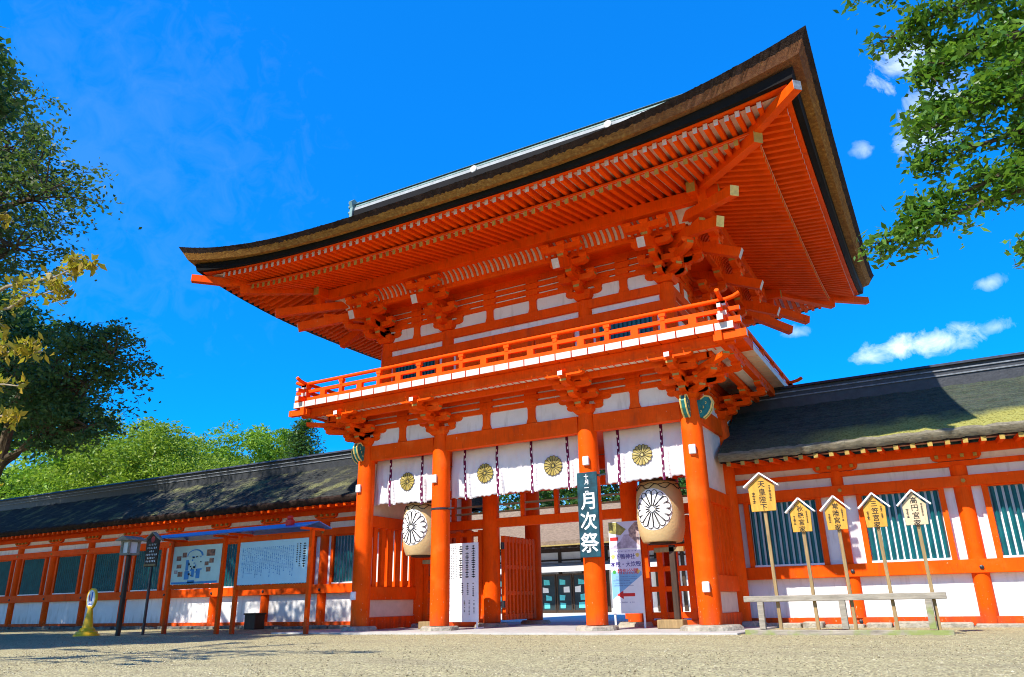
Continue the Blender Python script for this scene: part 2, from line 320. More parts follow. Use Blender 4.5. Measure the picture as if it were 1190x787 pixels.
def text(body, cx, cz, y, size, material, parent, bold=.0, vertical=False, name='lettering', sx=1.0, right=False):
    """lettering standing in an XZ plane facing -Y (vertical: one character per line)"""
    if vertical:
        for i, ch in enumerate(body): text(ch, cx, cz + ((len(body) - 1) / 2 - i) * size * 1.06, y, size, material, parent, bold)
        return
    cu = bpy.data.curves.new('t', 'FONT'); cu.body = "\n".join(body) if vertical else body
    cu.size = size; cu.align_x = 'CENTER'; cu.space_line = 1.02; cu.offset = bold; cu.resolution_u = 3
    ob = bpy.data.objects.new('t', cu); COL.objects.link(ob)
    dg = bpy.context.evaluated_depsgraph_get(); dg.update()
    me = bpy.data.meshes.new_from_object(ob.evaluated_get(dg)); bpy.data.objects.remove(ob)
    n = len(me.vertices); co = np.empty(n * 3); me.vertices.foreach_get('co', co); co = co.reshape(-1, 3)
    mid = (co.min(0) + co.max(0)) / 2; o0 = origin(parent)
    x = (co[:, 0] - mid[0]) * sx + cx - o0.x; z = co[:, 1] - mid[1] + cz - o0.z
    me.vertices.foreach_set('co', np.stack([x, np.full(n, y - o0.y), z], 1).ravel()); me.name = name
    me.materials.clear(); me.materials.append(material); me.update()
    o = bpy.data.objects.new(name, me); COL.objects.link(o); o.parent = parent; return o
def marks(mb, x0, x1, z0, z1, cols, rows, y, fill=.62, gap=.12, m=0, jitter=.3, seed=1, wf=.6):
    """columns of tiny glyph-like strokes for print too small to read"""
    r = random.Random(seed); cw = (x1 - x0) / cols; rh = (z1 - z0) / rows
    for c in range(cols):
        end = r.uniform(1 - jitter, 1)
        for k in range(int(rows * end)):
            if r.random() < gap: continue
            X = x0 + (c + .5) * cw; Z = z1 - (k + .5) * rh; a = cw * wf * .5; b = rh * fill * .5
            for _ in range(2):
                w_ = a * r.uniform(.5, 1); h_ = b * r.uniform(.2, .45); dz = r.uniform(-.5, .5) * b
                mb.quad((X - w_, y, Z + dz - h_), (X + w_, y, Z + dz - h_), (X + w_, y, Z + dz + h_), (X - w_, y, Z + dz + h_), m)
            w_ = a * .22; mb.quad((X - w_, y - .0006, Z - b), (X + w_, y - .0006, Z - b), (X + w_, y - .0006, Z + b), (X - w_, y - .0006, Z + b), m)

# ------------------------------------------------------------------ ground
GZ = -0.15
def ground():
    xs = np.concatenate([np.linspace(-600, -45, 8), np.linspace(-40, 22, 125), np.linspace(28, 600, 8)])
    ys = np.concatenate([np.linspace(-600, -30, 6), np.linspace(-24, 1, 101), np.linspace(3, 60, 12), np.linspace(90, 600, 6)])
    X, Y = np.meshgrid(xs, ys); n1 = np.sin(X * 1.3 + np.sin(Y * .9)) * np.sin(Y * 1.1 + .7) * .008 + np.sin(X * 3.1 + Y * 2.3) * .004
    fade = np.clip((1 - Y) / 2, 0, 1) * np.clip((60 - abs(X)) / 20, 0, 1)
    Z = GZ + n1 * fade
    v = np.stack([X, Y, Z], -1).reshape(-1, 3); nx = len(xs); f = [(j * nx + i, j * nx + i + 1, (j + 1) * nx + i + 1, (j + 1) * nx + i) for j in range(len(ys) - 1) for i in range(nx - 1)]
    mb = MB(); mb.add(v.tolist(), f); o = mb.build('ground', M['gravel'], smooth=True); o['kind'] = 'structure'
    rg = random.Random(5); mb = MB()
    # a low ragged lip of gravel along the paving edge is part of the ground
    mb = MB(); mb.box(-6.3, 5.3, -1.25, 6.4, -.2, -.112); o = mb.build('paving', M['paving'], bevel=.01); o['kind'] = 'structure'
    mb = MB(); mb.box(-45, 20, 6.45, 60, -.2, -.10); o = mb.build('courtyard', M['court']); o['kind'] = 'structure'
ground()
def pebbles():
    n = 26000; y = -12.5 + 11.2 * RNG.random(n) ** 1.0; x = 8.9 + (RNG.random(n) * 1.9 - 1.55) * (y + 17.5) * .95; r = RNG.uniform(.004, .0105, n) * (1 + (RNG.random(n) < .05) * .8)
    base = np.array([(1, 0, 0), (0, 1, 0), (-1, 0, 0), (0, -1, 0), (.1, .05, .75), (0, 0, -.6)]); f0 = np.array([(0, 1, 4), (1, 2, 4), (2, 3, 4), (3, 0, 4), (1, 0, 5), (2, 1, 5), (3, 2, 5), (0, 3, 5)])
    a = RNG.uniform(0, 6.28, n); c, s_ = np.cos(a), np.sin(a); sx, sy = RNG.uniform(.8, 1.4, n), RNG.uniform(.6, 1.1, n)
    bx = base[None, :, 0] * sx[:, None]; by = base[None, :, 1] * sy[:, None]
    v = np.stack([x[:, None] + r[:, None] * (bx * c[:, None] - by * s_[:, None]), y[:, None] + r[:, None] * (bx * s_[:, None] + by * c[:, None]), GZ + .004 + r[:, None] * base[None, :, 2] + np.zeros_like(bx)], -1).reshape(-1, 3)
    f = (f0[None] + 6 * np.arange(n)[:, None, None]).reshape(-1, 3)
    mb = MB(); mb.v = v.tolist(); mb.f = f.tolist(); mb.m = [0] * len(mb.f); o = mb.build('loose_pebbles', M['pebble']); o['kind'] = 'stuff'
pebbles()

# ------------------------------------------------------------------ the gate
A1, A2, D = 2.045, 4.5, 2.437
YC = D
gate = root('shrine_gate', (0, YC, -.112), 'tall two storey vermilion shrine gate with thick bark roof and balcony', 'gate')
V = M['verm']
def pillar(x, y):
    mb = MB(); mb.lathe([(.235, 0), (.238, .6), (.232, 3.4), (.225, 4.2), (.19, 4.6)], (x, y, -.005), 28); o = mb.build('pillar', V, gate, True)
    r = random.Random(int(x * 31 + y * 7)); big = .16 if (x > 4 and y < 1) else 0; n = 18
    prof = [(.42 + big + r.uniform(-.05, .06)) for _ in range(n)]
    m2 = MB(); vs = []
    for z, k in ((-.17, 1.06), (-.05, 1.0), (-.012, .9)):
        for j in range(n): q = 2 * math.pi * j / n; vs.append((x + prof[j] * k * math.cos(q), y + prof[j] * k * math.sin(q), z + r.uniform(-.008, .008) * (z > -.1)))
    fs = [(i * n + j, i * n + (j + 1) % n, (i + 1) * n + (j + 1) % n, (i + 1) * n + j) for i in range(2) for j in range(n)] + [tuple(2 * n + j for j in range(n))]
    m2.add(vs, fs); m2.build('base_stone', M['stone'], gate, True)
XS = (-A2, -A1, A1, A2)
for x in XS:
    for y in (0, D, 2 * D): pillar(x, y)
# tie beams
def beam(name, x0, x1, y0, y1, z0, z1, m=V, parent=None, bevel=.008):
    mb = MB(); mb.box(x0, x1, y0, y1, z0, z1); return mb.build(name, m, parent or gate, bevel=bevel)
for y in (0, 2 * D):
    for a, b in zip(XS, XS[1:]):
        beam('tie_beam', a + .2, b - .2, y - .1, y + .1, 4.16, 4.56)
for x in (-A2, A2):
    for y in (0, D): beam('tie_beam', x - .1, x + .1, y + .2, y + D - .2, 4.16, 4.56)
# lower wall band above tie beams : plaster, struts, stacked rails
def wallband(z0, zp, rails, half_x, yf, yb, mids, sidemids, thick=.07):
    """plaster panel zp high from z0, then rails (list of z0,z1); mids: strut x list"""
    top = rails[-1][1]
    P = MB(); r = half_x; t = thick
    P.box(-r, r, yf - t / 2, yf + t / 2, z0, top); P.box(-r, r, yb - t / 2, yb + t / 2, z0, top)
    P.box(-r - t / 2, -r + t / 2, yf + t, yb - t, z0, top); P.box(r - t / 2, r + t / 2, yf + t, yb - t, z0, top)
    P.build('plaster_band', M['plaster'], gate)
    for a, b in rails:
        beam('wall_rail', -r - .25, r + .25, yf - .09, yf + .09, a, b); beam('wall_rail', -r - .25, r + .25, yb - .09, yb + .09, a, b)
        for s in (-1, 1): beam('wall_rail', s * r - .088, s * r + .088, yf + .09, yb - .09, a, b - .002)
    for x in mids:
        for yy, sg in ((yf, -1), (yb, 1)):
            mb = MB(); mb.prism([(-.14, z0), (.14, z0), (.10, z0 + .12), (.10, zp - .05), (.13, zp), (-.13, zp), (-.10, zp - .05), (-.10, z0 + .12)], (x, yy, 0), (1, 0, 0), (0, 0, 1), (0, 1, 0), .16)
            for a, b in rails[:-1]: mb.box(x - .17, x + .17, yy - .12, yy + .12, b - .012, b + .06)
            for a, b in rails[1:]: mb.box(x - .22, x + .22, yy - .105, yy + .105, a + .003, b - .02)
            mb.build('strut', V, gate)
    for y in sidemids:
        for s in (-1, 1):
            mb = MB(); mb.box(s * r - .08, s * r + .08, y - .1, y + .1, z0, zp)
            for a, b in rails[:-1]: mb.box(s * r - .12, s * r + .12, y - .17, y + .17, b - .012, b + .06)
            mb.build('strut', V, gate)
wallband(4.57, 4.98, [(4.98, 5.10), (5.15, 5.27), (5.32, 5.52)], A2, 0, 2 * D, (-3.27, -.65, .63, 3.27), (D / 2, 1.5 * D))
# carved noses of the tie beams (teal with gold edge)
def nose(x, y, dx, dy, flip=1):
    prof = [(a * .74, b * .82 + .04) for a, b in [(0, .02), (.20, -.02), (.33, .06), (.44, .20), (.50, .38), (.44, .52), (.30, .56), (.17, .48), (0, .46)]]
    u = Vector((dx, dy, 0)); wv = Vector((-dy, dx, 0)); o = Vector((x, y, 4.12)) + u * .14
    mb = MB(); mb.prism(prof, o, u, (0, 0, 1), wv, .13, 0); n = mb.build('carved_nose', M['tealcarve'], gate, bevel=.01)
    m2 = MB(); pts = prof[1:-1]
    for s in (-1, 1):
        for (a, b), (c, d) in zip(pts, pts[1:]):
            m2.tube([o + u * a + Vector((0, 0, b)) + wv * (s * .055), o + u * c + Vector((0, 0, d)) + wv * (s * .055)], .02, 6)
        for k in range(3): m2.tube([o + u * (.10 + .06 * k + .03 * math.sin(t)) + Vector((0, 0, .14 + .09 * k + .05 * t / 3)) + wv * (s * .066) for t in (0, 1, 2, 3)], .009, 5)
    m2.build('gold_edge', M['goldrim'], n)
for s in (-1, 1):
    for y, dy in ((0, -1), (2 * D, 1)):
        nose(s * A2, y, s, 0); nose(s * A2, y, 0, dy)

# bracket sets ------------------------------------------------------
def arm_profile(L, h):
    c = h * .85; return [(-L / 2, h), (-L / 2, h * .55), (-L / 2 + c * .3, h * .2), (-L / 2 + c, 0), (L / 2 - c, 0), (L / 2 - c * .3, h * .2), (L / 2, h * .55), (L / 2, h)]
def block(mb, c, s, h, endm=None):
    x, y, z = c; a = s / 2; b = s * .36; k = z + h * .42
    ring = [(b, z), (a, k), (a, z + h)]; vs = [(x + i * r, y + j * r, zz) for r, zz in ring for i, j in ((-1, -1), (1, -1), (1, 1), (-1, 1))]
    fs = [(3, 2, 1, 0), (8, 9, 10, 11)] + [(q * 4 + j, q * 4 + (j + 1) % 4, q * 4 + 4 + (j + 1) % 4, q * 4 + 4 + j) for q in range(2) for j in range(4)]
    mb.add(vs, fs, 0)
def bracket(x, y, z0, dirs, step, hd, ha, hb, wd, L, tail=None, parent=gate, bs=.2):
    mats = [V, M['ochre']]
    mb = MB(); block(mb, (x, y, z0), .5, hd); main = mb.build('bracket_set', mats, parent, bevel=.006)
    for di, (ox, oy, corner) in enumerate(dirs):
        o = Vector((ox, oy, 0)); sc = math.sqrt(2) if corner else 1.0; l = Vector((-oy, ox, 0))
        if corner: o = o.normalized(); l = Vector((-o.y, o.x, 0))
        z = z0 + hd * .62
        for k in range(1, 4):
            reach = k * step * sc
            # outward arm with rounded nose, painted end, block on top
            mb = MB(); h = ha; e = reach + .10
            prof = [(-.25, h), (-.25, h * .3), (-.18, 0), (e - h * .9, 0), (e - h * .3, h * .22), (e, h * .55), (e, h)]
            mb.prism(prof, Vector((x, y, z)) , o, (0, 0, 1), l, wd, 0, side=lambda i: 1 if i == 5 else 0)
            p = Vector((x, y, z + h)) + o * reach
            if not corner or k < 3: block(mb, (p.x, p.y, p.z - .004), bs, hb)
            mb.build('bracket_arm', mats, main)
            if not corner:
                # lateral arms at the wall and at the previous step
                spots = [0.0] + ([(k - 1) * step] if k > 1 else [])
                for sp_ in spots:
                    if sp_ == 0 and k == 3: continue
                    mb = MB(); c = Vector((x, y, z + .003)) + o * sp_; LL = L * (1.0 if k == 1 or sp_ > 0 else 1.45)
                    mb.prism(arm_profile(LL, h), c, l, (0, 0, 1), o, wd, 0, side=lambda i: 1 if i in (0, 6) else 0)
                    for q in (-1, 0, 1):
                        b = c + l * (q * (LL / 2 - .1)) + Vector((0, 0, h - .004)); block(mb, b, bs * .97, hb)
                    mb.build('bracket_arm', mats, main)
            z += ha + hb
        if not corner:
            # outermost lateral arm under the purlin
            c = Vector((x, y, z - hb + hb * .9)) + o * (3 * step); mb = MB()
            mb.prism(arm_profile(L * 1.05, ha), c, l, (0, 0, 1), o, wd, 0, side=lambda i: 1 if i in (0, 6) else 0)
            for q in (-1, 0, 1):
                b = c + l * (q * (L * .525 - .1)) + Vector((0, 0, ha - .004)); block(mb, b, bs * .97, hb * .8)
            mb.build('bracket_arm', mats, main)
        if tail:
            mb = MB(); zb_ = tail
            dt = 1.8 if abs(ox) > 0 else 1.64; mb.bar(Vector((x, y, 8.64)) + o * .05, Vector((x, y, 8.64 - .42 * dt)) + o * (dt * sc), wd * 1.15, .23, 0, e1=1); mb.build('tail_rafter', [V, M['goldrim'] if corner else M['tipwhite']], main)
def bracket_row(xs, yf, yb, z0, step, hd, ha, hb, wd, L, tail=None, ymid=None, bs=.2):
    n = len(xs)
    for i, x in enumerate(xs):
        for y, s in ((yf, -1), (yb, 1)):
            if i in (0, n - 1):
                sx = -1 if i == 0 else 1
                d = [(0, s, False), (sx, 0, False), (sx, s, True)]
            else: d = [(0, s, False)]
            bracket(x, y, z0, d, step, hd, ha, hb, wd, L, tail, bs=bs)
    for sx, x in ((-1, xs[0]), (1, xs[-1])): bracket(x, ymid, z0, [(sx, 0, False)], step, hd, ha, hb, wd, L, tail, bs=bs)
bracket_row(XS, 0, 2 * D, 4.585, .37, .19, .105, .08, .15, .92, None, D, .215)

# balcony ----------------------------------------------------------
BX, BY0, BY1 = 5.95, -1.43, 2 * D + 1.43
EB = MB()
for z0, z1, d, wd in ((5.33, 5.55, 1.12, .14), (5.22, 5.36, .74, .11)):
    x = A2 + d; EB.box(-x - .25 * (d > 1), x + .25 * (d > 1), -d - wd / 2, -d + wd / 2, z0, z1); EB.box(-x - .25 * (d > 1), x + .25 * (d > 1), 2 * D + d - wd / 2, 2 * D + d + wd / 2, z0, z1)
    for s in (-1, 1): EB.box(s * x - wd / 2, s * x + wd / 2, -d - wd / 2 - .25 * (d > 1), 2 * D + d + wd / 2 + .25 * (d > 1), z0 + .003, z1 - .003)
bal = EB.build('balcony', V, gate, bevel=.006)
SO = MB()
for y0, y1 in ((-1.05, -.80), (2 * D + .80, 2 * D + 1.05)): SO.box(-A2 - 1.05, A2 + 1.05, y0, y1, 5.365, 5.385)
for s in (-1, 1): SO.box(s * (A2 + .925) - .125, s * (A2 + .925) + .125, -.8, 2 * D + .8, 5.365, 5.385)
for k in range(64):
    x = -5.4 + k * .1714; SO.box(x - .008, x + .008, -1.05, -.80, 5.352, 5.366, 1)
SO.build('balcony_soffit', [M['plaster'], V], bal)
FM = [V, M['endcream'], M['soffit']]
def floorboard(x0, x1, y0, y1, front):
    mb = MB(); z0, z1 = 5.555, 5.71
    vs = [(x0, y0, z0), (x1, y0, z0), (x1, y1, z0), (x0, y1, z0), (x0, y0, z1), (x1, y0, z1), (x1, y1, z1), (x0, y1, z1)]
    fs = [(0, 3, 2, 1), (4, 5, 6, 7), (0, 1, 5, 4), (1, 2, 6, 5), (2, 3, 7, 6), (3, 0, 4, 7)]
    ms = [0] * 6; ms[{'f': 2, 'r': 3, 'b': 4, 'l': 5}[front]] = 1; ms[0] = 0 if front in 'fb' else 2
    mb.add(vs, fs, ms); mb.build('floor_board', FM, bal, bevel=.004)
nb = 30
for i in range(nb):
    w_ = 2 * BX / nb; x = -BX + i * w_
    floorboard(x + .011, x + w_ - .011, BY0, .25, 'f')
nb = 13
for i in range(nb):
    w_ = (BY1 - .26) / nb; y = .26 + i * w_
    floorboard(A2 - .6, BX, y + .011, y + w_ - .011, 'r'); floorboard(-BX, -A2 + .6, y + .011, y + w_ - .011, 'l')
FL = MB(); FL.box(-A2 + .62, A2 - .62, .3, BY1 - .05, 5.56, 5.70); FL.build('inner_floor', V, bal)
# railing
RX, RY0, RY1 = 5.72, -1.22, 2 * D + 1.22
def railing():
    for z, r, sq in ((5.785, .065, True), (6.03, .042, True), (6.26, .048, False)):
        ex = .34
        for pts in ([(-RX - ex, RY0), (RX + ex, RY0)], [(-RX - ex, RY1), (RX + ex, RY1)], [(RX, RY0 - ex), (RX, RY1 + ex)], [(-RX, RY0 - ex), (-RX, RY1 + ex)]):
            (xa, ya), (xb, yb) = pts; mb = MB(); dz = .004 if xa == xb else 0
            if sq: mb.bar((xa, ya, z + dz), (xb, yb, z + dz), r * 1.9, r * 2, 0, 1, 1)
            else:
                a = Vector((xa, ya, z + dz)); b = Vector((xb, yb, z + dz)); d = (b - a).normalized()
                mb.tube([a + Vector((0, 0, .09)) - d * .03, a + d * .10 + Vector((0, 0, .03)), a + d * .26, b - d * .26, b - d * .10 + Vector((0, 0, .03)), b + d * .03 + Vector((0, 0, .09))], r, 10)
            mb.build('rail', [V, M['tipwhite']], bal, smooth=not sq)
    def post(x, y, main):
        mb = MB()
        if main: mb.box(x - .055, x + .055, y - .055, y + .055, 5.85, 6.0); mb.box(x - .05, x + .05, y - .05, y + .05, 6.05, 6.15); mb.box(x - .075, x + .075, y - .06, y + .06, 6.14, 6.215)
        else: mb.box(x - .085, x + .085, y - .05, y + .05, 5.85, 5.99)
        mb.build('railing_post', V, bal, bevel=.004)
    n = 9
    for i in range(1, n):
        x = -RX + 2 * RX * i / n
        for y in (RY0, RY1): post(x, y, True)
    for i in range(n):
        post(-RX + 2 * RX * (i + .5) / n, RY0, False); 
    for i in range(1, 6):
        for s in (-1, 1): post(s * RX, RY0 + (RY1 - RY0) * i / 6, True)
    for sx in (-1, 1):
        for y in (RY0, RY1):
            mb = MB(); mb.box(sx * RX - .085, sx * RX + .085, y - .085, y + .085, 5.712, 6.16, 0); mb.box(sx * RX - .1, sx * RX + .1, y - .1, y + .1, 6.15, 6.2, 0)
            mb.box(sx * RX - .09, sx * RX + .09, y - .096, y - .086, 5.9, 6.0, 1); mb.box(sx * RX - .09, sx * RX + .09, y - .1, y - .09, 6.1, 6.2, 1); mb.build('corner_post', [V, M['tipwhite']], bal)
railing()
# end tenon beams poking out at the corners
for sx in (-1, 1):
    mb = MB(); mb.bar((sx * 5.5, -1.30, 5.44), (sx * 6.16, -1.30, 5.45), .14, .16, 0, e1=1); mb.build('beam_end', [V, M['tipwhite']], bal)

for x in XS:
    for dx in (0,):
        mb = MB(); mb.bar((x + dx, -.9, 5.27), (x + dx, -1.36, 5.27), .12, .10, 0, e1=1); mb.build('beam_end', [V, M['white']], bal, bevel=.004)
# upper storey ------------------------------------------------------
UX, UY0, UY1 = 4.15, .3, 2 * D - .3
UXS = (-UX, -A1, A1, UX)
for x in UXS:
    for y in (UY0, D, UY1):
        if y == D and abs(x) < 4: continue
        mb = MB(); mb.lathe([(.19, 0), (.19, 1.55), (.16, 1.84)], (x, y, 5.7), 20); mb.build('upper_pillar', V, gate, True)
mb = MB()
mb.box(-UX, UX, UY0 - .04, UY0 + .04, 5.7, 7.54); mb.box(-UX, UX, UY1 - .04, UY1 + .04, 5.7, 7.54)
for s in (-1, 1): mb.box(s * UX - .04, s * UX + .04, UY0 + .04, UY1 - .04, 5.7, 7.54)
mb.build('upper_wall', M['plaster'], gate)
def ring(name, z0, z1, d, th=.2, parent=gate, ext=0.0, m=V):
    x = UX + d
    for y in (UY0 - d, UY1 + d): beam(name, -x - ext, x + ext, y - th / 2, y + th / 2, z0, z1, m, parent)
    for s in (-1, 1): beam(name, s * x - th / 2, s * x + th / 2, UY0 - d + th / 2 - ext * 1.0 - (th if ext else 0), UY1 + d - th / 2 + ext + (th if ext else 0), z0 + .003, z1 - .003, m, parent)
ring('wall_beam', 5.72, 5.95, .04, .26); ring('wall_beam', 6.86, 7.10, .05, .26); ring('wall_beam', 7.30, 7.54, .0, .24, ext=.0)
# upper windows and doors
for a, b, kind in ((-UX, -A1, 'w'), (-A1, A1, 'd'), (A1, UX, 'w')):
    for y, s in ((UY0, -1), (UY1, 1)):
        c = (a + b) / 2; hw = (b - a) / 2 - .38
        mb = MB()
        if kind == 'w':
            mb.box(c - hw, c + hw, y + s * .05 - .01, y + s * .05 + .01, 6.0, 6.8, 1)
            k = int(2 * hw / .11)
            for i in range(k + 1): xx = c - hw + 2 * hw * i / k; mb.box(xx - .028, xx + .028, y + s * .085 - .025, y + s * .085 + .025, 6.0, 6.8, 1)
            for xx in (c - hw - .05, c + hw + .05): mb.box(xx - .05, xx + .05, y + s * .08 - .05, y + s * .08 + .05, 5.95, 6.86, 0)
            mb.build('upper_window', [V, M['teal']], gate)
        else:
            for xx in (-1.66, -.55, .55, 1.66): mb.box(xx - .07, xx + .07, y + s * .08 - .05, y + s * .08 + .05, 5.95, 6.86, 0)
            for xx in (-1.1, 0, 1.1): mb.box(xx - .46, xx + .46, y + s * .055 - .015, y + s * .055 + .015, 5.97, 6.84, 0)
            for xx in (-1.1, 0, 1.1): mb.box(xx - .4, xx + .4, y + s * .09 - .012, y + s * .09 + .012, 6.3, 6.36, 0)
            mb.build('upper_door', [V], gate)
wallband(7.545, 7.90, [(7.90, 8.02), (8.07, 8.19), (8.24, 8.36), (8.41, 8.62)], UX, UY0, UY1, (-3.1, -.7, .6, 3.1), (1.37, 3.5))
bracket_row(UXS, UY0, UY1, 7.55, .417, .22, .145, .105, .155, .98, 8.30, D, .22)
mb = MB(); mb.box(-UX, UX, UY0, UY1, 8.9, 9.0); mb.build('upper_ceiling', V, gate)
mb = MB(); mb.box(-A2, A2, .05, 2 * D - .05, 4.60, 4.66); mb.build('gate_ceiling', V, gate)

# ---------------- roof
PURL = 1.25
XH, YH = UX, (UY1 - UY0) / 2          # half plan of the wall box
def edge_pt(side, u, d, z0, lift, p=3.0):
    """point on a line parallel to the eaves at outset d; u in [-1,1] along the side"""
    z = z0 + lift * abs(u) ** p
    if side == 'f': return (u * (XH + d), UY0 - d, z)
    if side == 'b': return (-u * (XH + d), UY1 + d, z)
    if side == 'r': return (XH + d, YC + u * (YH + d), z)
    return (-XH - d, YC - u * (YH + d), z)
US = [math.copysign(1 - (1 - abs(t)) ** 1.25, t) for t in np.linspace(-1, 1, 57)]
def sweep(mb, prof, ms, closed=False):
    k = len(prof)
    for side in 'frbl':
        vs = []; fs = []; mm = []
        for u in US:
            for pr in prof:
                a = jr.uniform(-pr[4], pr[4]) if len(pr) > 4 and abs(u) < .995 else 0; vs.append(edge_pt(side, u, pr[0] + a * .3, pr[1] + a, *pr[2:4]))
        for i in range(len(US) - 1):
            for j in range(k - 1 + (1 if closed else 0)):
                j2 = (j + 1) % k; fs.append((i * k + j, (i + 1) * k + j, (i + 1) * k + j2, i * k + j2)); mm.append(ms[j])
        mb.add(vs, fs, mm)
# thatch: edge + top surface
E_D, E_Z, E_L, E_P = 4.18, 9.155, .86, 3.2
rm = MB()
US_ = US; US = [math.copysign(1 - (1 - abs(t)) ** 1.25, t) for t in np.linspace(-1, 1, 401)]; jr = random.Random(8)
def jit(d, z, l, p, a): return (d, z, l, p, a)
sweep(rm, [(3.72, 9.0, .55, 3.), (3.98, 8.94, .70, 3., .004), (4.085, 9.055, .79, 3.1, .022), (E_D, E_Z, E_L, E_P, .012)], [0, 0, 1]); US = US_
def roofz(x, y):
    ex = (XH + E_D) - abs(x); ey = (YH + E_D) - abs(y - YC)
    lx = abs(x) / (XH + E_D); ly = abs(y - YC) / (YH + E_D)
    def lf(t, e): return E_L * t ** E_P * max(0, 1 - e / 3.2) ** 2
    zf = E_Z + .46 * ey + .0420 * ey * ey + lf(lx, ey); zs = E_Z + .50 * ex + .03 * ex * ex + lf(ly, ex)
    return zf, zs, ex, ey
GX = 7.15
def rooftop(mb):
    xs = sorted(set([round(u * (XH + E_D), 5) for u in US] + [GX, -GX, GX + .002, -GX - .002])); ys = [YC + u * (YH + E_D) for u in US]
    vs = []
    for x in xs:
        for y in ys:
            zf, zs, ex, ey = roofz(x, y); vs.append((x, y, zf if abs(x) <= GX else min(zf, zs)))
    n = len(ys); mb.add(vs, [(i * n + j, (i + 1) * n + j, (i + 1) * n + j + 1, i * n + j + 1) for i in range(len(xs) - 1) for j in range(n - 1)], 1)
rooftop(rm)
roof = rm.build('roof', [M['cut'], M['bark']], gate, smooth=True)
# gable boards
for s in (-1, 1):
    mb = MB(); zt = roofz(0, YC)[0]
    for t in (-1, 1):
        pts = [(GX * s, YC + t * q, roofz(0, YC + t * q)[0] - .16) for q in np.linspace(0.05, 4.6, 10)]
        for a, b in zip(pts, pts[1:]): mb.bar((a[0] + s * .1, a[1], a[2]), (b[0] + s * .1, b[1], b[2]), .12, .34)
    mb.build('gable_board', V, roof)
# eave boards
mb = MB(); sweep(mb, [(3.68, 8.885, .42), (3.79, 8.87, .46), (3.83, 8.99, .54), (3.68, 9.0, .48)], [0, 0, 0, 0], True); mb.build('black_eave_board', M['blackwood'], roof)
mb = MB(); sweep(mb, [(3.44, 8.93, .35), (3.66, 8.895, .39), (3.675, 8.98, .42), (3.44, 8.99, .38)], [0, 0, 0, 0], True); mb.build('red_eave_board', V, roof)
# soffits
def zb(d): return 9.325 - .235 * d
def zf(d): return 8.80 + .10 * (3.55 - d)
LB = .36
def lift(u, d): return LB * abs(u) ** 3 * max(0, d / 3.75) ** 1.4
def soff(d): return LB * (d / 3.75) ** 1.4
mb = MB(); ds = [0.0, .7, 1.4, 2.1, 2.92]; sweep(mb, [(d, zb(d) + .118, soff(d)) for d in ds], [0] * 4)
ds = [2.5, 3.0, 3.5]; sweep(mb, [(d, zf(d) + .112, soff(d)) for d in ds], [0] * 2); mb.build('soffit_boards', M['soffit'], roof)
mb = MB(); d0, d1 = 2.84, 2.91
sweep(mb, [(d0, zb(d0) + .112, soff(d0)), (d1, zb(d1) + .11, soff(d1)), (d1, zb(d1) + .175, soff(d1)), (d0, zb(d0) + .175, soff(d0))], [0] * 4, True); mb.build('eave_fillet', V, roof)
# rafters
fly, bas = [], []
SP = .205
def rafters():
    for side in 'frlb':
        H = XH if side in 'fb' else YH
        n = int((H + 3.2) / SP)
        for i in range(-n, n + 1):
            s = (i + .5) * SP
            if abs(s) > H + 3.2: continue
            st = max(0.02, abs(s) - H + .12)
            def pt(d, z):
                u = s / (H + d); zz = z + lift(u, d)
                return {'f': (s, UY0 - d, zz), 'b': (-s, UY1 + d, zz), 'r': (XH + d, YC + s, zz), 'l': (-XH - d, YC - s, zz)}[side]
            if st < 2.75: bas.append((side, [pt(d, zb(d) + .055) for d in np.linspace(st, 2.9, 4)]))
            s2 = max(2.45, st)
            if s2 < 3.4: fly.append((side, [pt(d, zf(d) + .052) for d in np.linspace(s2, 3.56, 3)]))
rafters()
camp = cam.matrix_world.translation
def rafter_objs(lst, name, wd, h, tip, rest_name):
    far = sorted(lst, key=lambda r: (0 if r[0] in 'fr' else 1, (Vector(r[1][-1]) - camp).length))
    rest = MB()
    for k, (side, pts) in enumerate(far):
        mb = MB() if k < 100 else rest
        sd = Vector((1, 0, 0)) if side in 'fb' else Vector((0, 1, 0))
        n = len(pts); vs = []
        for p in pts:
            for i, j in ((-1, -1), (1, -1), (1, 1), (-1, 1)): vs.append(Vector(p) + sd * (i * wd / 2) + Vector((0, 0, j * h / 2)))
        fs = [(q * 4 + j, q * 4 + (j + 1) % 4, q * 4 + 4 + (j + 1) % 4, q * 4 + 4 + j) for q in range(n - 1) for j in range(4)] + [(3, 2, 1, 0), tuple((n - 1) * 4 + j for j in range(4))]
        mb.add(vs, fs, [0] * (len(fs) - 1) + [1])
        if k < 100: mb.build(name, [M['verm2'], tip], roof)
    if rest.v: o = rest.build(rest_name, [M['verm2'], tip], roof); o['kind'] = 'stuff'
rafter_objs(fly, 'flying_rafter', .085, .13, M['tipwhite'], 'flying_rafters')
rafter_objs(bas, 'base_rafter', .09, .14, M['ochre'], 'base_rafters')
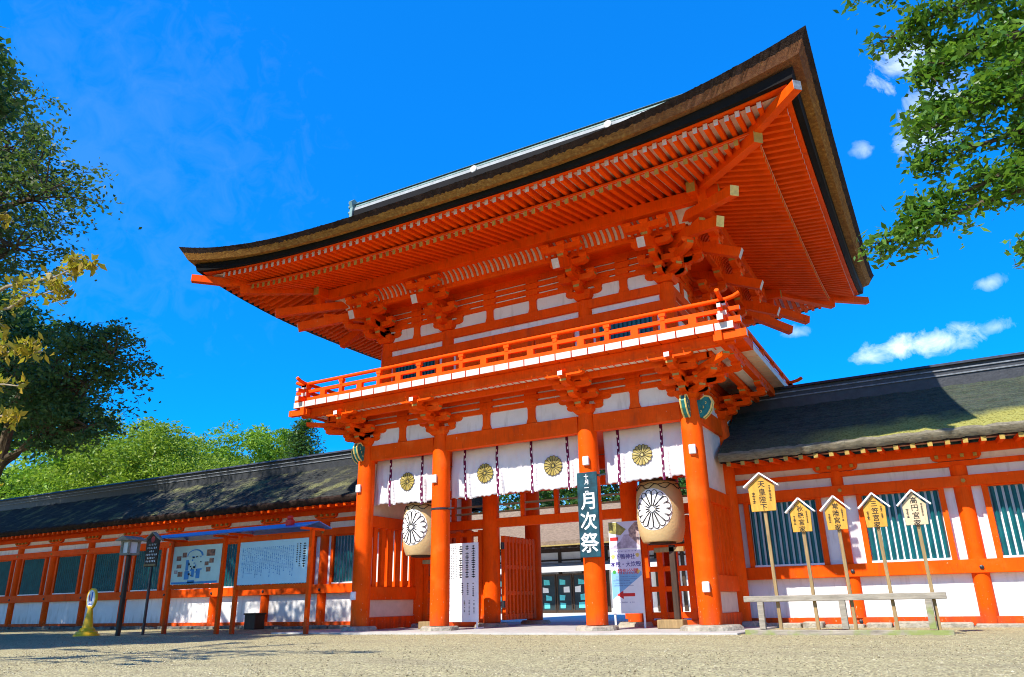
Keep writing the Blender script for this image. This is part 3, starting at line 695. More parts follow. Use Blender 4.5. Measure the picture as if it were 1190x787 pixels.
# hip rafters
for sx in (-1, 1):
    for y0, sy in ((UY0, -1), (UY1, 1)):
        def P(d, z): return (sx * (UX + d), y0 + sy * d, z)
        mb = MB(); mb.bar(P(0, 9.26), P(2.95, 8.86), .2, .24, 0, e1=1); mb.build('hip_rafter', [V, M['ochre']], roof, bevel=.006)
        mb = MB(); mb.bar(P(2.2, 9.02), P(3.86, 9.09), .17, .2, 0, e1=1); mb.build('hip_rafter', [V, M['ridgepale']], roof, bevel=.006)
        mb = MB(); mb.box(sx * (UX + 1.4) - .09, sx * (UX + 1.4) + .09, y0 + sy * 1.4 - .09, y0 + sy * 1.4 + .09, 8.6, 9.05); mb.build('hip_post', V, roof)
        for zz, r in ((8.25, 2.25),):
            mb = MB(); mb.bar(P(.2, zz + .62), P(r, zz), .2, .22, 0, e1=1); mb.build('corner_tail', [V, M['goldrim']], roof, bevel=.006)
# purlins
xx = UX + PURL
for y in (UY0 - PURL, UY1 + PURL):
    mb = MB(); mb.bar((-xx - .5, y, 8.90), (xx + .5, y, 8.90), .2, .28, 0, 1, 1); mb.build('purlin', [V, M['ochre']], roof, bevel=.006)
for s in (-1, 1):
    mb = MB(); mb.bar((s * xx, UY0 - PURL - .5, 8.905), (s * xx, UY1 + PURL + .5, 8.905), .2, .27, 0, 1, 1); mb.build('purlin', [V, M['ochre']], roof, bevel=.006)
ring('inner_purlin', 8.40, 8.56, .83, .13, roof)
# curved cove with ribs between inner purlin and purlin
def cove():
    prof = [(.88, 8.50), (.93, 8.62), (1.02, 8.72), (1.16, 8.79)]
    mb = MB()
    for side in 'frbl':
        H = XH if side in 'fb' else YH
        vs = []; us = (-1, 1)
        for u in us:
            for d, z in prof: vs.append(edge_pt(side, u, d, z, 0))
        k = len(prof); mb.add(vs, [(j, k + j, k + j + 1, j + 1) for j in range(k - 1)], 0)
        n = int((H + .8) / .155)
        for i in range(-n, n + 1):
            s = i * .155
            for (d0, z0), (d1, z1) in zip(prof, prof[1:]):
                def q(d, z): return {'f': (s, UY0 - d - .012, z - .02), 'b': (s, UY1 + d + .012, z - .02), 'r': (XH + d + .012, YC + s, z - .02), 'l': (-XH - d - .012, YC + s, z - .02)}[side]
                mb.bar(q(d0, z0), q(d1, z1), .07, .05, 1)
    mb.build('ribbed_cove', [M['tipwhite'], V], roof)
cove()
# flat lattice soffit between wall and inner purlin
mb = MB()
for y0, y1 in ((UY0 - .83, UY0), (UY1, UY1 + .83)): mb.box(-UX - .83, UX + .83, y0, y1, 8.57, 8.60)
for s in (-1, 1): mb.box(s * (UX + .415) - .415, s * (UX + .415) + .415, UY0, UY1, 8.572, 8.598)
mb.build('inner_soffit', V, roof)
# ridge
zr = roofz(0, YC)[0]
mb = MB(); RL = 7.45
mb.box(-RL, RL, YC - .32, YC + .32, zr - .35, zr - .01, 2); mb.box(-RL, RL, YC - .30, YC + .30, zr - .01, zr + .11, 1); mb.box(-RL, RL, YC - .22, YC + .22, zr + .11, zr + .16, 2); mb.box(-RL - .02, RL + .02, YC - .26, YC + .26, zr + .16, zr + .21, 0)
mb.box(-RL, RL, YC - .18, YC + .18, zr + .21, zr + .25, 2); mb.prism([(-.3, zr + .25), (.3, zr + .25), (.24, zr + .30), (0, zr + .32), (-.24, zr + .30)], (0, YC, 0), (0, 1, 0), (0, 0, 1), (1, 0, 0), 2 * RL + .2, 0)
ridge = mb.build('ridge', [M['copper'], M['copperpale'], M['blackwood']], roof)
for s in (-1, 1):
    mb = MB(); x = s * (RL + .04)
    mb.prism([(-.42, zr - .5), (.42, zr - .5), (.38, zr + .1), (.46, zr + .32), (.30, zr + .46), (.12, zr + .40), (0, zr + .52), (-.12, zr + .40), (-.30, zr + .46), (-.46, zr + .32), (-.38, zr + .1)], (x, YC, 0), (0, 1, 0), (0, 0, 1), (1, 0, 0), .12, 0)
    for k in (-.05, .18, .34): mb.tube([(x, YC - .3, zr + k), (x + s * .16, YC - .3, zr + k)], .06, 10); mb.tube([(x, YC + .3, zr + k), (x + s * .16, YC + .3, zr + k)], .06, 10)
    mb.build('ridge_end_ornament', M['copper'], ridge)
for x in (-2.4, 2.3):
    mb = MB(); mb.lathe([(.001, -.03), (.11, -.03), (.13, 0), (.11, .02), (.001, .03)], (0, 0, 0), 16)
    mb.v = [(x + a, YC - .32 - c, zr + .06 + b) for a, b, c in mb.v]; mb.build('crest_disc', M['endcream'], ridge, True)

# ---------------- ground floor fittings of the gate
def sidewall(x):
    s = -1 if x < 0 else 1
    for y0, y1 in ((.22, D - .22), (D + .22, 2 * D - .22)):
        beam('sill_beam', x - .1, x + .1, y0, y1, -.1, .19); beam('waist_rail', x - .11, x + .11, y0, y1, .62, .95); beam('upper_rail', x - .11, x + .11, y0, y1, 2.45, 2.75)
        beam('low_panel', x - .03, x + .03, y0, y1, .19, .62, M['soffit']); beam('upper_panel', x - .03, x + .03, y0, y1, 2.75, 4.17, M['soffit'], bevel=0)
        mb = MB(); n = 6
        for i in range(n):
            y = y0 + .22 + (y1 - y0 - .3) * i / (n - 1); mb.box(x - .06, x + .06, y - .075, y + .075, .95, 2.45)
        mb.box(x - .05, x + .05, y0, y0 + .1, .95, 2.45); mb.build('lattice_screen', V, gate, bevel=.006)
        mb = MB(); mb.box(x + .01, x + .016, y0 + .12, y0 + .22, 1.0, 2.2); mb.build('paper_strip', M['white'], gate)
for x in (-A2, A2): sidewall(x)
def screen(xa, xb, y):
    mb = MB(); a, b = xa + .25, xb - .25
    for z0, z1 in ((.06, .2), (.66, .78), (1.12, 1.24), (1.62, 1.74), (2.24, 2.36)): mb.box(a, b, y - .05, y + .05, z0, z1)
    n = 6
    for i in range(n):
        x = a + .07 + (b - a - .14) * i / (n - 1); mb.box(x - .075, x + .075, y - .065, y + .065, .02, 2.40)
    mb.build('lattice_screen', V, gate, bevel=.006); beam('sill_beam', a - .03, b + .03, y - .09, y + .09, -.1, .02)
screen(-A2, -A1, D); screen(A1, A2, D)
for a, b in zip(XS, XS[1:]):
    beam('lintel', a + .2, b - .2, D - .09, D + .09, 2.44, 2.68)
    beam('tie_beam', a + .2, b - .2, D - .08, D + .08, 3.32, 3.55)
    mb = MB()
    for z in (2.86, 3.05): mb.bar((a + .2, D, z), (b - .2, D, z), .045, .05)
    mb.build('transom_bar', M['greywood'], gate)
    k = 3 if b - a > 3 else 1
    for i in range(k):
        x = a + (b - a) * (i + 1) / (k + 1) ; beam('transom_post', x - .06, x + .06, D - .06, D + .06, 2.68, 3.32)
def doorleaf(s):
    x = s * (A1 - .3); y0, y1 = D + .12, D + 1.85; mb = MB(); t = .045
    for z0, z1 in ((.06, .2), (.68, .78), (1.36, 1.46), (2.06, 2.2)): mb.box(x - t, x + t, y0, y1, z0, z1)
    for i in range(9):
        y = y0 + .06 + (y1 - y0 - .12) * i / 8; wd = .07 if i in (0, 8) else .045; mb.box(x - t * 1.3, x + t * 1.3, y - wd, y + wd, .05, 2.22)
    d = mb.build('door_leaf', V, gate, bevel=.005)
    for z in (.45, 1.95): mb = MB(); mb.tube([(x, y0 - .02, z - .09), (x, y0 - .02, z + .09)], .055, 10); mb.build('hinge', M['black'], d, True)
doorleaf(-1); doorleaf(1)
for x, z in ((-A2, 3.42), (-A1, 3.45), (A1, 3.47), (A2, 3.46), (A2, .7), (-A2, .72)):
    mb = MB(); xo = x + (.04 if x > 0 else -.03); mb.box(xo - .07, xo + .07, -.30, -.225, z - .1, z + .1); mb.build('sensor_box', M['white'], gate, bevel=.012)
for x, z in ((-A1, 2.72), (A1, 3.16)):
    mb = MB(); mb.lathe([(.236, -.025), (.245, -.025), (.245, .025), (.236, .025)], (x, 0, z), 24); mb.build('iron_band', M['black'], gate)
    mb = MB(); mb.box(x + .2, x + .42, -.05, -.02, z - .01, z + .02); mb.build('iron_hook', M['black'], gate)

# ------------------------------------------------------------------ corridors either side
def corridor(side, pil, label, roofm):
    s = 1 if side > 0 else -1; xa, xb = pil[0], pil[-1]; lo, hi = min(xa, xb), max(xa, xb)
    WY = 2.86; YB = 5.15; RYC = 4.0
    rt_ = root('roofed_corridor', ((lo + hi) / 2, RYC, GZ), label, 'corridor', 'corridors flanking the gate')
    def bm(name, *a, m=V, bevel=.006): mb = MB(); mb.box(*a); return mb.build(name, m, rt_, bevel=bevel)
    # foundation
    mb = MB(); r = random.Random(3 + side); x = lo - .3
    while x < hi + .3:
        w_ = r.uniform(.35, .9); h = r.uniform(.0, .05); y0 = 2.30 + r.uniform(-.06, .06)
        mb.box(x, x + w_ - .04, y0, 2.71, GZ - .05, -.052 - h + r.uniform(0, .03), 0); x += w_
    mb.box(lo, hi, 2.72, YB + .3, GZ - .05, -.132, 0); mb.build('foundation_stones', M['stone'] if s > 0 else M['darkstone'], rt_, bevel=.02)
    bm('sill_beam', lo, hi, WY - .12, WY + .1, -.13, .045); bm('waist_beam', lo, hi, WY - .20, WY + .1, .87, 1.14); bm('head_beam', lo, hi, WY - .20, WY + .1, 2.61, 2.83)
    bm('upper_rail', lo, hi, WY - .11, WY + .08, 3.04, 3.15); bm('eave_beam', lo - .1, hi + .1, WY - .13, WY + .1, 3.30, 3.50)
    bm('wall', lo, hi, WY - .02, WY + .03, -.1, 3.4, m=M['plaster'], bevel=0); bm('back_wall', lo, hi, YB, YB + .06, -.1, 3.6, m=M['plaster'], bevel=0)
    for i, x in enumerate(pil):
        if i or s < 0:
            if s > 0 and i % 2:
                for z0, z1, r_ in ((.03, .88, .15), (2.82, 3.17, .13)): mb = MB(); mb.lathe([(r_, 0), (r_, z1 - z0)], (x, WY - .01, z0), 18); mb.build('short_strut', V, rt_, True)
                bm('wall_post', x - .075, x + .075, WY - .12, WY - .021, 1.14, 2.61)
            else:
                mb = MB(); mb.lathe([(.165, 0), (.165, 3.16)], (x, WY - .01, GZ + .04), 20); mb.build('pillar', V, rt_, True)
            mb = MB(); mb.prism(arm_profile(.95, .15), (x, WY - .01, 3.165), (1, 0, 0), (0, 0, 1), (0, 1, 0), .17, 0, side=lambda k: 0)
            for q in (-.36, -.12, .12, .36): mb.box(x + q - .035, x + q + .035, WY - .17, WY - .09, 3.22, 3.29, 1)
            mb.build('boat_bracket', [V, M['ochre']], rt_)
            for z in (.98, -.04, 2.72):
                mb = MB(); mb.lathe([(.001, -.02), (.045, -.02), (.04, .015), (.001, .03)], (0, 0, 0), 12); mb.v = [(x + .04 + a, WY - .21 - c + (.09 if z < 0 else 0), z + b) for a, b, c in mb.v]; mb.build('nail_cover', M['black'] if z < 2 else M['ochre'], rt_, True)
    # small round struts between head beam and eave beam at bay centres and windows
    for a, b in zip(pil, pil[1:]):
        c = (a + b) / 2; c += -.06 if (s > 0 and a < 5) else 0
        bw = abs(b - a); hw = .76
        if bw < 2: 
            continue
        mb = MB(); z0, z1 = 1.15, 2.58
        mb.box(c - hw, c + hw, WY - .035, WY - .028, z0 + .02, z1, 0)
        win = mb.build('window', M['white'], rt_)
        mb = MB(); n = 12
        for i in range(n):
            x = c - hw + .07 + (2 * hw - .14) * i / (n - 1)
            mb.prism([(-.034, -.03), (.034, -.03), (.034, .03), (-.034, .03)] if False else [(-.040, 0), (0, -.040), (.040, 0), (0, .040)], (x, WY - .085, (z0 + z1) / 2), (1, 0, 0), (0, 1, 0), (0, 0, 1), z1 - z0 - .03, 0)
        mb.build('lattice', M['teal'], win)
        mb = MB()
        for x in (c - hw - .05, c + hw + .05): mb.box(x - .055, x + .055, WY - .15, WY - .021, 1.14, 2.61)
        mb.box(c - hw, c + hw, WY - .14, WY - .036, 2.575, 2.609); mb.build('frame', V, win, bevel=.005)
        mb = MB(); mb.box(c - hw, c + hw, WY - .15, WY - .036, 1.141, 1.185); mb.build('sill', M['white'], win, bevel=.004)
    # roof
    ye, ze = 1.45, 3.60
    prof = [(1.72, 3.47), (1.55, 3.43), (1.47, 3.50), (ye, 3.57), (1.50, 3.63)]
    for k in range(1, 9):
        y = 1.50 + (RYC - 1.50) * k / 8; e = y - 1.50; prof.append((y, 3.63 + .60 * e + .014 * e * e))
    n0 = 3; sec = prof + [(2 * RYC - y, z) for y, z in reversed(prof[:-1])]
    nx = max(2, int((hi - lo) / .11)); ks = len(sec); r = random.Random(9); vs = []
    x0, x1 = (lo - .1 if s > 0 else lo - .4), (hi + .4 if s > 0 else hi + .1)
    x0 = A2 + .12 if s > 0 else x0; x1 = -A2 - .12 if s < 0 else x1
    for i in range(nx + 1):
        x = x0 + (x1 - x0) * i / nx; j = r.uniform(-.02, .02)
        for q, (y, z) in enumerate(sec): vs.append((x, y + (j if 0 < q < 4 else 0), z + j * .8 + r.uniform(-.008, .008) * (q > 3)))
    fs = [(i * ks + q, (i + 1) * ks + q, (i + 1) * ks + q + 1, i * ks + q + 1) for i in range(nx) for q in range(ks - 1)]
    mm = [(0 if q < 1 else 1 if (q < 4 or q > ks - 6) else 2) for i in range(nx) for q in range(ks - 1)]
    mb = MB(); mb.add(vs, fs, mm)
    for x, i in ((x0, 0), (x1, nx)): mb.add([vs[i * ks + q] for q in range(ks)], [tuple(range(ks))], 2)
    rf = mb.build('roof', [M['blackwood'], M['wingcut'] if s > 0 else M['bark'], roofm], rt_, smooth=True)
    mb = MB(); mb.box(x0, x1, 1.56, 1.72, 3.420, 3.462); mb.build('eave_board', M['blackwood'], rf)
    mb = MB(); mb.quad((x0, 1.7, 3.462), (x1, 1.7, 3.462), (x1, WY, 3.58), (x0, WY, 3.58)); mb.build('soffit_boards', M['soffit'], rf)
    n = int((x1 - x0) / .315); src = None
    for i in range(n):
        x = x0 + .2 + i * .315
        if src is None:
            mb = MB(); mb.bar((x, WY + .1, 3.50), (x, 1.58, 3.37), .09, .09, 0, e1=1); src = mb.build('rafter', [M['verm2'], M['ochre'] if s > 0 else M['verm']], rf)  # left corridor rafter ends painted vermilion instead of ochre, standing for shade
        else: inst(src, rf, (i * .315, 0, 0))
    rz = prof[-1][1]
    mb = MB()
    mb.box(x0, x1, RYC - .34, RYC + .34, rz - .25, rz + .02, 0); mb.box(x0, x1, RYC - .37, RYC + .37, rz + .02, rz + .05, 1); mb.box(x0, x1, RYC - .30, RYC + .30, rz + .05, rz + .15, 0)
    mb.box(x0, x1, RYC - .33, RYC + .33, rz + .15, rz + .18, 1); mb.box(x0, x1, RYC - .25, RYC + .25, rz + .18, rz + .27, 0)
    mb.prism([(-.34, rz + .27), (.34, rz + .27), (.28, rz + .34), (0, rz + .39), (-.28, rz + .34)], ((x0 + x1) / 2, RYC, 0), (0, 1, 0), (0, 0, 1), (1, 0, 0), x1 - x0, 0)
    mb.build('ridge', [M['ridgetile'], M['ridgepale']], rf)
corridor(1, [4.5 + 2.42 * i for i in range(6)], 'sunlit roofed corridor with moss and painted sunlit band on its bark roof and teal lattice windows, behind the pole signs', M['wingroof_r'])
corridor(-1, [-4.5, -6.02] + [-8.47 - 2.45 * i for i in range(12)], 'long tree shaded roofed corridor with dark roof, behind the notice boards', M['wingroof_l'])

# ------------------------------------------------------------------ curtains
def petal_disc(place, cx, cz, rad, parent, fillm, linem, n=16, lw=.02, lined=True, wide=.86):
    """sixteen petal flower laid on a surface: place(x,z,off)->point"""
    pm = MB(); lm = MB()
    for k in range(n):
        a = 2 * math.pi * k / n + math.pi / n; hw = math.pi / n * wide; pts = []
        for t in (-1, -.6, -.2, .2, .6, 1): 
            rr = rad * (1 - .10 * t * t); pts.append((rr, a + hw * t))
        inner = [(rad * .2, a + hw * .8), (rad * .2, a - hw * .8)]
        def pos(rr, aa, off): return place(cx + rr * math.cos(aa), cz + rr * math.sin(aa), off)
        loop = [pos(r_, a_, .006) for r_, a_ in pts + inner]
        pm.add(loop, [tuple(range(len(loop)))])
        if lined:
            loop2 = [pos(r_, a_, .009) for r_, a_ in [inner[1]] + pts + [inner[0]]]
            lm.tube(loop2, lw * .5, 5)
    c = [place(cx + rad * .16 * math.cos(q), cz + rad * .16 * math.sin(q), .007) for q in np.linspace(0, 2 * math.pi, 13)[:-1]]; pm.add(c, [tuple(range(12))])
    if lined: lm.tube(c + [c[0]], lw * .5, 5)
    f = pm.build('crest', fillm, parent)
    if lined: lm.build('crest_outline', linem, f)
def curtain(x0, x1, bands, crests, label, seed):
    r = random.Random(seed); y0 = .33
    def place(x, z, off=0):
        t = (4.2 - z) / 1.2; y = y0 + .035 * math.sin(x * 5.1 + seed) * t + .02 * math.sin(x * 13 + seed * 2) * t * t + .05 * t * math.sin(t * 2.4 + x * .8) + .012 * (t + .2) * math.sin(x * 31 + 2 * math.sin(z * 3 + x)) + .008 * math.sin(x * 7 - z * 9)
        return (x, y - off, z + .012 * math.sin(x * 3 + seed))
    ro = root('shrine_curtain', ((x0 + x1) / 2, y0, 3.5), label, 'curtain', 'white crested curtains hung between the gate pillars')
    mb = MB(); nx, nz = int((x1 - x0) * 44), 26
    vs = [place(x0 + (x1 - x0) * i / nx, 4.23 - (1.22 + .012 * math.sin(i * .9 + seed) + .012 * math.sin(i * .31)) * j / nz) for i in range(nx + 1) for j in range(nz + 1)]
    mb.add(vs, [(i * (nz + 1) + j, i * (nz + 1) + j + 1, (i + 1) * (nz + 1) + j + 1, (i + 1) * (nz + 1) + j) for i in range(nx) for j in range(nz)])
    c = mb.build('cloth', M['cloth'], ro, True); sm = c.modifiers.new('thickness', 'SOLIDIFY'); sm.thickness = .004; sm.offset = 1
    for bx in bands:
        mb = MB(); w_ = .036
        for j in range(26):
            za = 4.23 - 1.28 * j / 26; zb_ = 4.23 - 1.28 * (j + 1) / 26; mb.quad(place(bx - w_, zb_, .012), place(bx + w_, zb_, .012), place(bx + w_, za, .012), place(bx - w_, za, .012), 0)
        for k in range(9):
            z = 4.10 - k * .137 + r.uniform(-.02, .02); q = w_ * (1 if k % 2 else -1)
            mb.quad(place(bx + q * .1, z - .045, .016), place(bx + q * .9, z - .03, .016), place(bx + q * .7, z + .03, .016), place(bx + q * .0, z + .005, .016), 1)
        mb.build('purple_band', [M['purple'], M['whitebit']], ro)
        # hanging slack fold beside the band
        mb = MB(); pts = [(bx + .10 + .05 * t, 4.1 - 1.12 * t) for t in np.linspace(.45, 1, 8)]
        for (xa, za), (xb, zb_) in zip(pts, pts[1:]):
            a = place(xa, za, .012); b = place(xb, zb_, .012); mb.quad((a[0] - .05, a[1] + .012, a[2]), (b[0] - .06, b[1] + .012, b[2]), (b[0] + .0, b[1] - .035, b[2]), (a[0], a[1] - .025, a[2]))
            mb.quad((a[0], a[1] - .025, a[2]), (b[0], b[1] - .035, b[2]), (b[0] + .03, b[1] + .012, b[2]), (a[0] + .03, a[1] + .012, a[2]))
        mb.build('cloth_fold', M['cloth'], ro)
    for cx in crests: petal_disc(lambda x, z, off: place(x, z, off + .022), cx, 3.57, .24, ro, M['gold'], M['ink'], lw=.010, wide=.985)
    mb = MB(); mb.tube([(x0 - .03, y0 + .02, 4.22), (x1 + .03, y0 + .02, 4.22)], .018, 8); mb.build('curtain_rod', V, ro)
curtain(-4.42, -2.3, (-3.92, -2.87), (-3.33,), 'white curtain in the narrow bay at the far end, beside the tree shaded corridor', 1)
curtain(-1.93, 1.80, (-1.54, -.58, .39, 1.36), (-.94, .96), 'wide white curtain with two gold crests over the central passage', 2)
curtain(2.30, 4.28, (2.66, 3.70), (3.22,), 'white curtain with one gold crest in the bay next to the pole signs', 3)

# ------------------------------------------------------------------ lanterns and stands
def lantern(cx, cy, label):
    cz = 2.36; ro = root('paper_lantern', (cx, cy, cz - .7), label, 'lantern', 'big paper lanterns hung in the gate')
    def rad(z): 
        t = (z - cz) / .68; return .535 * (1 - .22 * abs(t) ** 3.2) if abs(t) < 1 else .41
    prof = []
    for k in range(41):
        z = cz - .66 + 1.32 * k / 40; prof.append((rad(z) + .006 * (k % 2), z - cz))
    mb = MB(); mb.lathe(prof, (cx, cy, cz), 40); body = mb.build('lantern_body', M['paper'], ro, True)
    def place(x, z, off):
        R_ = rad(z) + .006 + off; th = (x - cx) / .55; return (cx + R_ * math.sin(th), cy - R_ * math.cos(th), z)
    mb = MB(); n = 40; c = [place(cx + .46 * math.cos(q), cz + .03 + .46 * math.sin(q), .002) for q in np.linspace(0, 2 * math.pi, n + 1)[:-1]]
    rings = [c] + [[place(cx + .46 * k * math.cos(q), cz + .03 + .46 * k * math.sin(q), .002) for q in np.linspace(0, 2 * math.pi, n + 1)[:-1]] for k in (.75, .5, .25)]
    for a, b in zip(rings, rings[1:]): mb.add(a + b, [(i, (i + 1) % n, n + (i + 1) % n, n + i) for i in range(n)])
    mb.add(rings[-1], [tuple(range(n))]); mb.build('white_disc', M['paperwhite'], body)
    petal_disc(place, cx, cz + .03, .43, ro, M['paperwhite'], M['ink'], lw=.017)
    for z, nm, r0 in ((cz + .66, 'top_hoop', .43), (cz - .70, 'bottom_hoop', .30)):
        mb = MB(); mb.lathe([(r0 - .02, 0), (r0, 0), (r0, .06), (r0 - .02, .06)], (cx, cy, z), 28); mb.build(nm, M['darkwood'], ro, True)
    mb = MB(); k = 40
    mb.tube([(cx + (rad(cz + .53 + .06 * math.sin(i * math.pi / 2.5)) + .014) * math.cos(2 * math.pi * i / k), cy + (rad(cz + .53) + .014) * math.sin(2 * math.pi * i / k), cz + .54 + .055 * math.sin(i * math.pi / 2.5)) for i in range(k + 1)], .010, 5)
    mb.tube([(cx + (rad(cz + .60) + .014) * math.cos(2 * math.pi * i / k), cy + (rad(cz + .60) + .014) * math.sin(2 * math.pi * i / k), cz + .60 + .02 * math.sin(i * math.pi / 2.5 + 2)) for i in range(k + 1)], .008, 5)
    mb.build('black_cord', M['ink'], ro)
    mb = MB(); mb.tube([(cx, cy, cz + .7), (cx, cy, 4.6)], .012, 6); mb.tube([(cx - .4, cy, cz + .7), (cx, cy, cz + .9), (cx + .4, cy, cz + .7)], .012, 6); mb.build('hanging_rope', M['darkwood'], ro)
lantern(3.27, 1.1, 'big paper lantern with black outlined flower crest, beside the poster with a red arrow')
lantern(-3.27, .95, 'big paper lantern half hidden by a pillar, next to the slatted side wall')
def stand(cx, cy, dx, label):
    ro = root('lantern_stand', (cx, cy, -.11), label, 'stand', 'wooden stands under the lanterns')
    mb = MB(); mb.box(cx - .3, cx + .28, cy - .17, cy + .17, -.112, .07); mb.build('base_block', M['polewood'], ro, bevel=.015)
    mb = MB(); mb.box(cx + .06, cx + .19, cy - .06, cy + .06, .071, 1.62); mb.build('post', M['darkwood'], ro, bevel=.008)
    mb = MB(); mb.bar((cx - .28, cy, 1.53), (cx + .4, cy, 1.53), .12, .1, 0, 1, 1); mb.build('crossbar', [M['polewood'], M['signwood']], ro, bevel=.006)
stand(3.38, 1.0, 0, 'brown wooden post and block below the lantern beside the poster')
stand(-2.95, .95, 0, 'brown wooden post and block below the half hidden lantern')

# ------------------------------------------------------------------ plaque on pillar, poster boards
def plaque():
    x0, x1, z0, z1, y = 1.87, 2.35, 1.37, 3.20, -.33
    ro = root('name_plaque', (2.11, y, 1.37), 'tall blue green wooden plaque with white brush characters hung on a front pillar', 'plaque')
    mb = MB(); mb.box(x0, x1, y, y + .045, z0, z1); mb.build('board', M['plaque'], ro, bevel=.006)
    text('十月一日', 2.10, 2.92, y - .004, .115, M['white'], ro, .002, True)
    for c, z, s in (('月', 2.56, .40), ('次', 2.14, .40), ('祭', 1.68, .44)): text(c, 2.11, z, y - .004, s, M['white'], ro, .007)
    mb = MB(); mb.box(2.08, 2.12, y + .045, y + .11, 3.1, 3.16); mb.build('hanger', M['black'], ro)
plaque()
def right_poster():
    x0, x1, z0, z1, y = 1.93, 2.69, .20, 2.23, 1.2
    ro = root('standing_poster', (2.31, y, -.11), 'tall printed poster board with a red arrow and a photo of a shrine path', 'poster')
    mb = MB(); mb.box(x0, x1, y, y + .03, z0, z1); b = mb.build('board', M['white'], ro, bevel=.004)
    mb = MB()
    for x in (x0 + .03, x1 - .03): mb.box(x - .02, x + .02, y + .031, y + .06, -.11, z1 - .2)
    mb.build('leg', M['white'], ro)
    Y = y - .003
    mb = MB(); mb.quad((x0 + .01, Y, 1.62), (x1 - .01, Y, 1.62), (x1 - .01, Y, 2.22), (x0 + .01, Y, 2.22), 0)
    mb.add([(x0 + .01, Y - .001, 1.62), (x0 + .28, Y - .001, 1.78), (x0 + .38, Y - .001, 1.93), (x1 - .2, Y - .001, 1.93), (x1 - .01, Y - .001, 1.62)], [(0, 4, 3, 2, 1)], 1)
    mb.add([(x0 + .01, Y - .0015, 1.98), (x0 + .3, Y - .0015, 1.92), (x0 + .44, Y - .0015, 2.05), (x0 + .2, Y - .0015, 2.22), (x0 + .01, Y - .0015, 2.22)], [(0, 1, 2, 3, 4)], 2)
    mb.add([(x1 - .01, Y - .0015, 1.66), (x1 - .25, Y - .0015, 1.9), (x1 - .26, Y - .0015, 2.05), (x1 - .1, Y - .0015, 2.2), (x1 - .01, Y - .0015, 2.2)], [(0, 4, 3, 2, 1)], 3)
    mb.quad((x0 + .03, Y - .002, 1.80), (x0 + .23, Y - .002, 1.80), (x0 + .23, Y - .002, 1.88), (x0 + .03, Y - .002, 1.88), 4)
    mb.build('printed_photo', [M['posterlav'], M['photo2'], M['photo4'], M['photo3'], M['red']], b)
    mb = MB(); mb.quad((x0 + .01, Y, .62), (x1 - .01, Y, .62), (x1 - .01, Y, 1.60), (x0 + .01, Y, 1.60), 0)
    mb.add([(x0 + .01, Y - .001, .48), (x1 - .01, Y - .001, 1.0), (x1 - .01, Y - .001, 1.10), (x0 + .01, Y - .001, 1.10)], [(0, 1, 2, 3)], 1)
    mb.add([(x0 + .01, Y - .0015, .22), (x1 - .01, Y - .0015, .22), (x1 - .01, Y - .0015, 1.02), (x0 + .012, Y - .0015, .50)], [(0, 1, 2, 3)], 2)
    mb.build('printed_panel', [M['posterlav'], M['posterblue'], M['white']], b)
    cx = (x0 + x1) / 2
    text('下鴨神社', cx, 1.44, Y - .004, .125, M['navy'], ro, .001); text('本殿・大炊殿', cx, 1.27, Y - .004, .125, M['navy'], ro, .0014); text('特別公開', cx + .04, 1.11, Y - .004, .13, M['red'], ro, .0014)
    mb = MB(); zc = .60
    mb.add([(x0 + .12, Y - .004, zc), (x0 + .28, Y - .004, zc - .09), (x0 + .28, Y - .004, zc - .035), (x0 + .56, Y - .004, zc - .035), (x0 + .56, Y - .004, zc + .035), (x0 + .28, Y - .004, zc + .035), (x0 + .28, Y - .004, zc + .09)], [(0, 1, 2, 6), (2, 3, 4, 5), (2, 5, 6)])
    mb.build('arrow', M['red'], ro)
    mb = MB()
    for k in range(3): marks(mb, x0 + .05, x1 - .22 - .04 * k, .78 + .055 * k, .82 + .055 * k, 26, 1, Y - .004, gap=.1, jitter=0, seed=k)
    for k in range(2): marks(mb, x0 + .12, x1 - .12, .98 - .05 * k, 1.01 - .05 * k, 26, 1, Y - .004, gap=.1, jitter=0, seed=k + 7)
    marks(mb, x0 + .1, x1 - .1, 1.54, 1.575, 16, 1, Y - .004, gap=.1, jitter=0, seed=4); marks(mb, x0 + .14, x1 - .2, .42, .46, 18, 1, Y - .004, gap=.2, jitter=0, seed=3)
    mb.build('small_print', M['navy'], ro)
    mb = MB()
    for (px, pz, s) in ((x0 + .08, 1.44, .05), (x1 - .08, 1.46, .045), (x1 - .09, 1.10, .045)): mb.add([(px + s * math.cos(q) * (1 + .3 * math.sin(3 * q)), Y - .003, pz + s * math.sin(q)) for q in np.linspace(0, 2 * math.pi, 12)[:-1]], [tuple(range(11))], 0)
    mb.add([(x0 + .09 + .045 * math.cos(q), Y - .003, 1.10 + .045 * math.sin(q)) for q in np.linspace(0, 2 * math.pi, 9)[:-1]], [tuple(range(8))], 1)
    mb.build('printed_flower', [M['goldrim'], M['leafgreen']], ro)
right_poster()
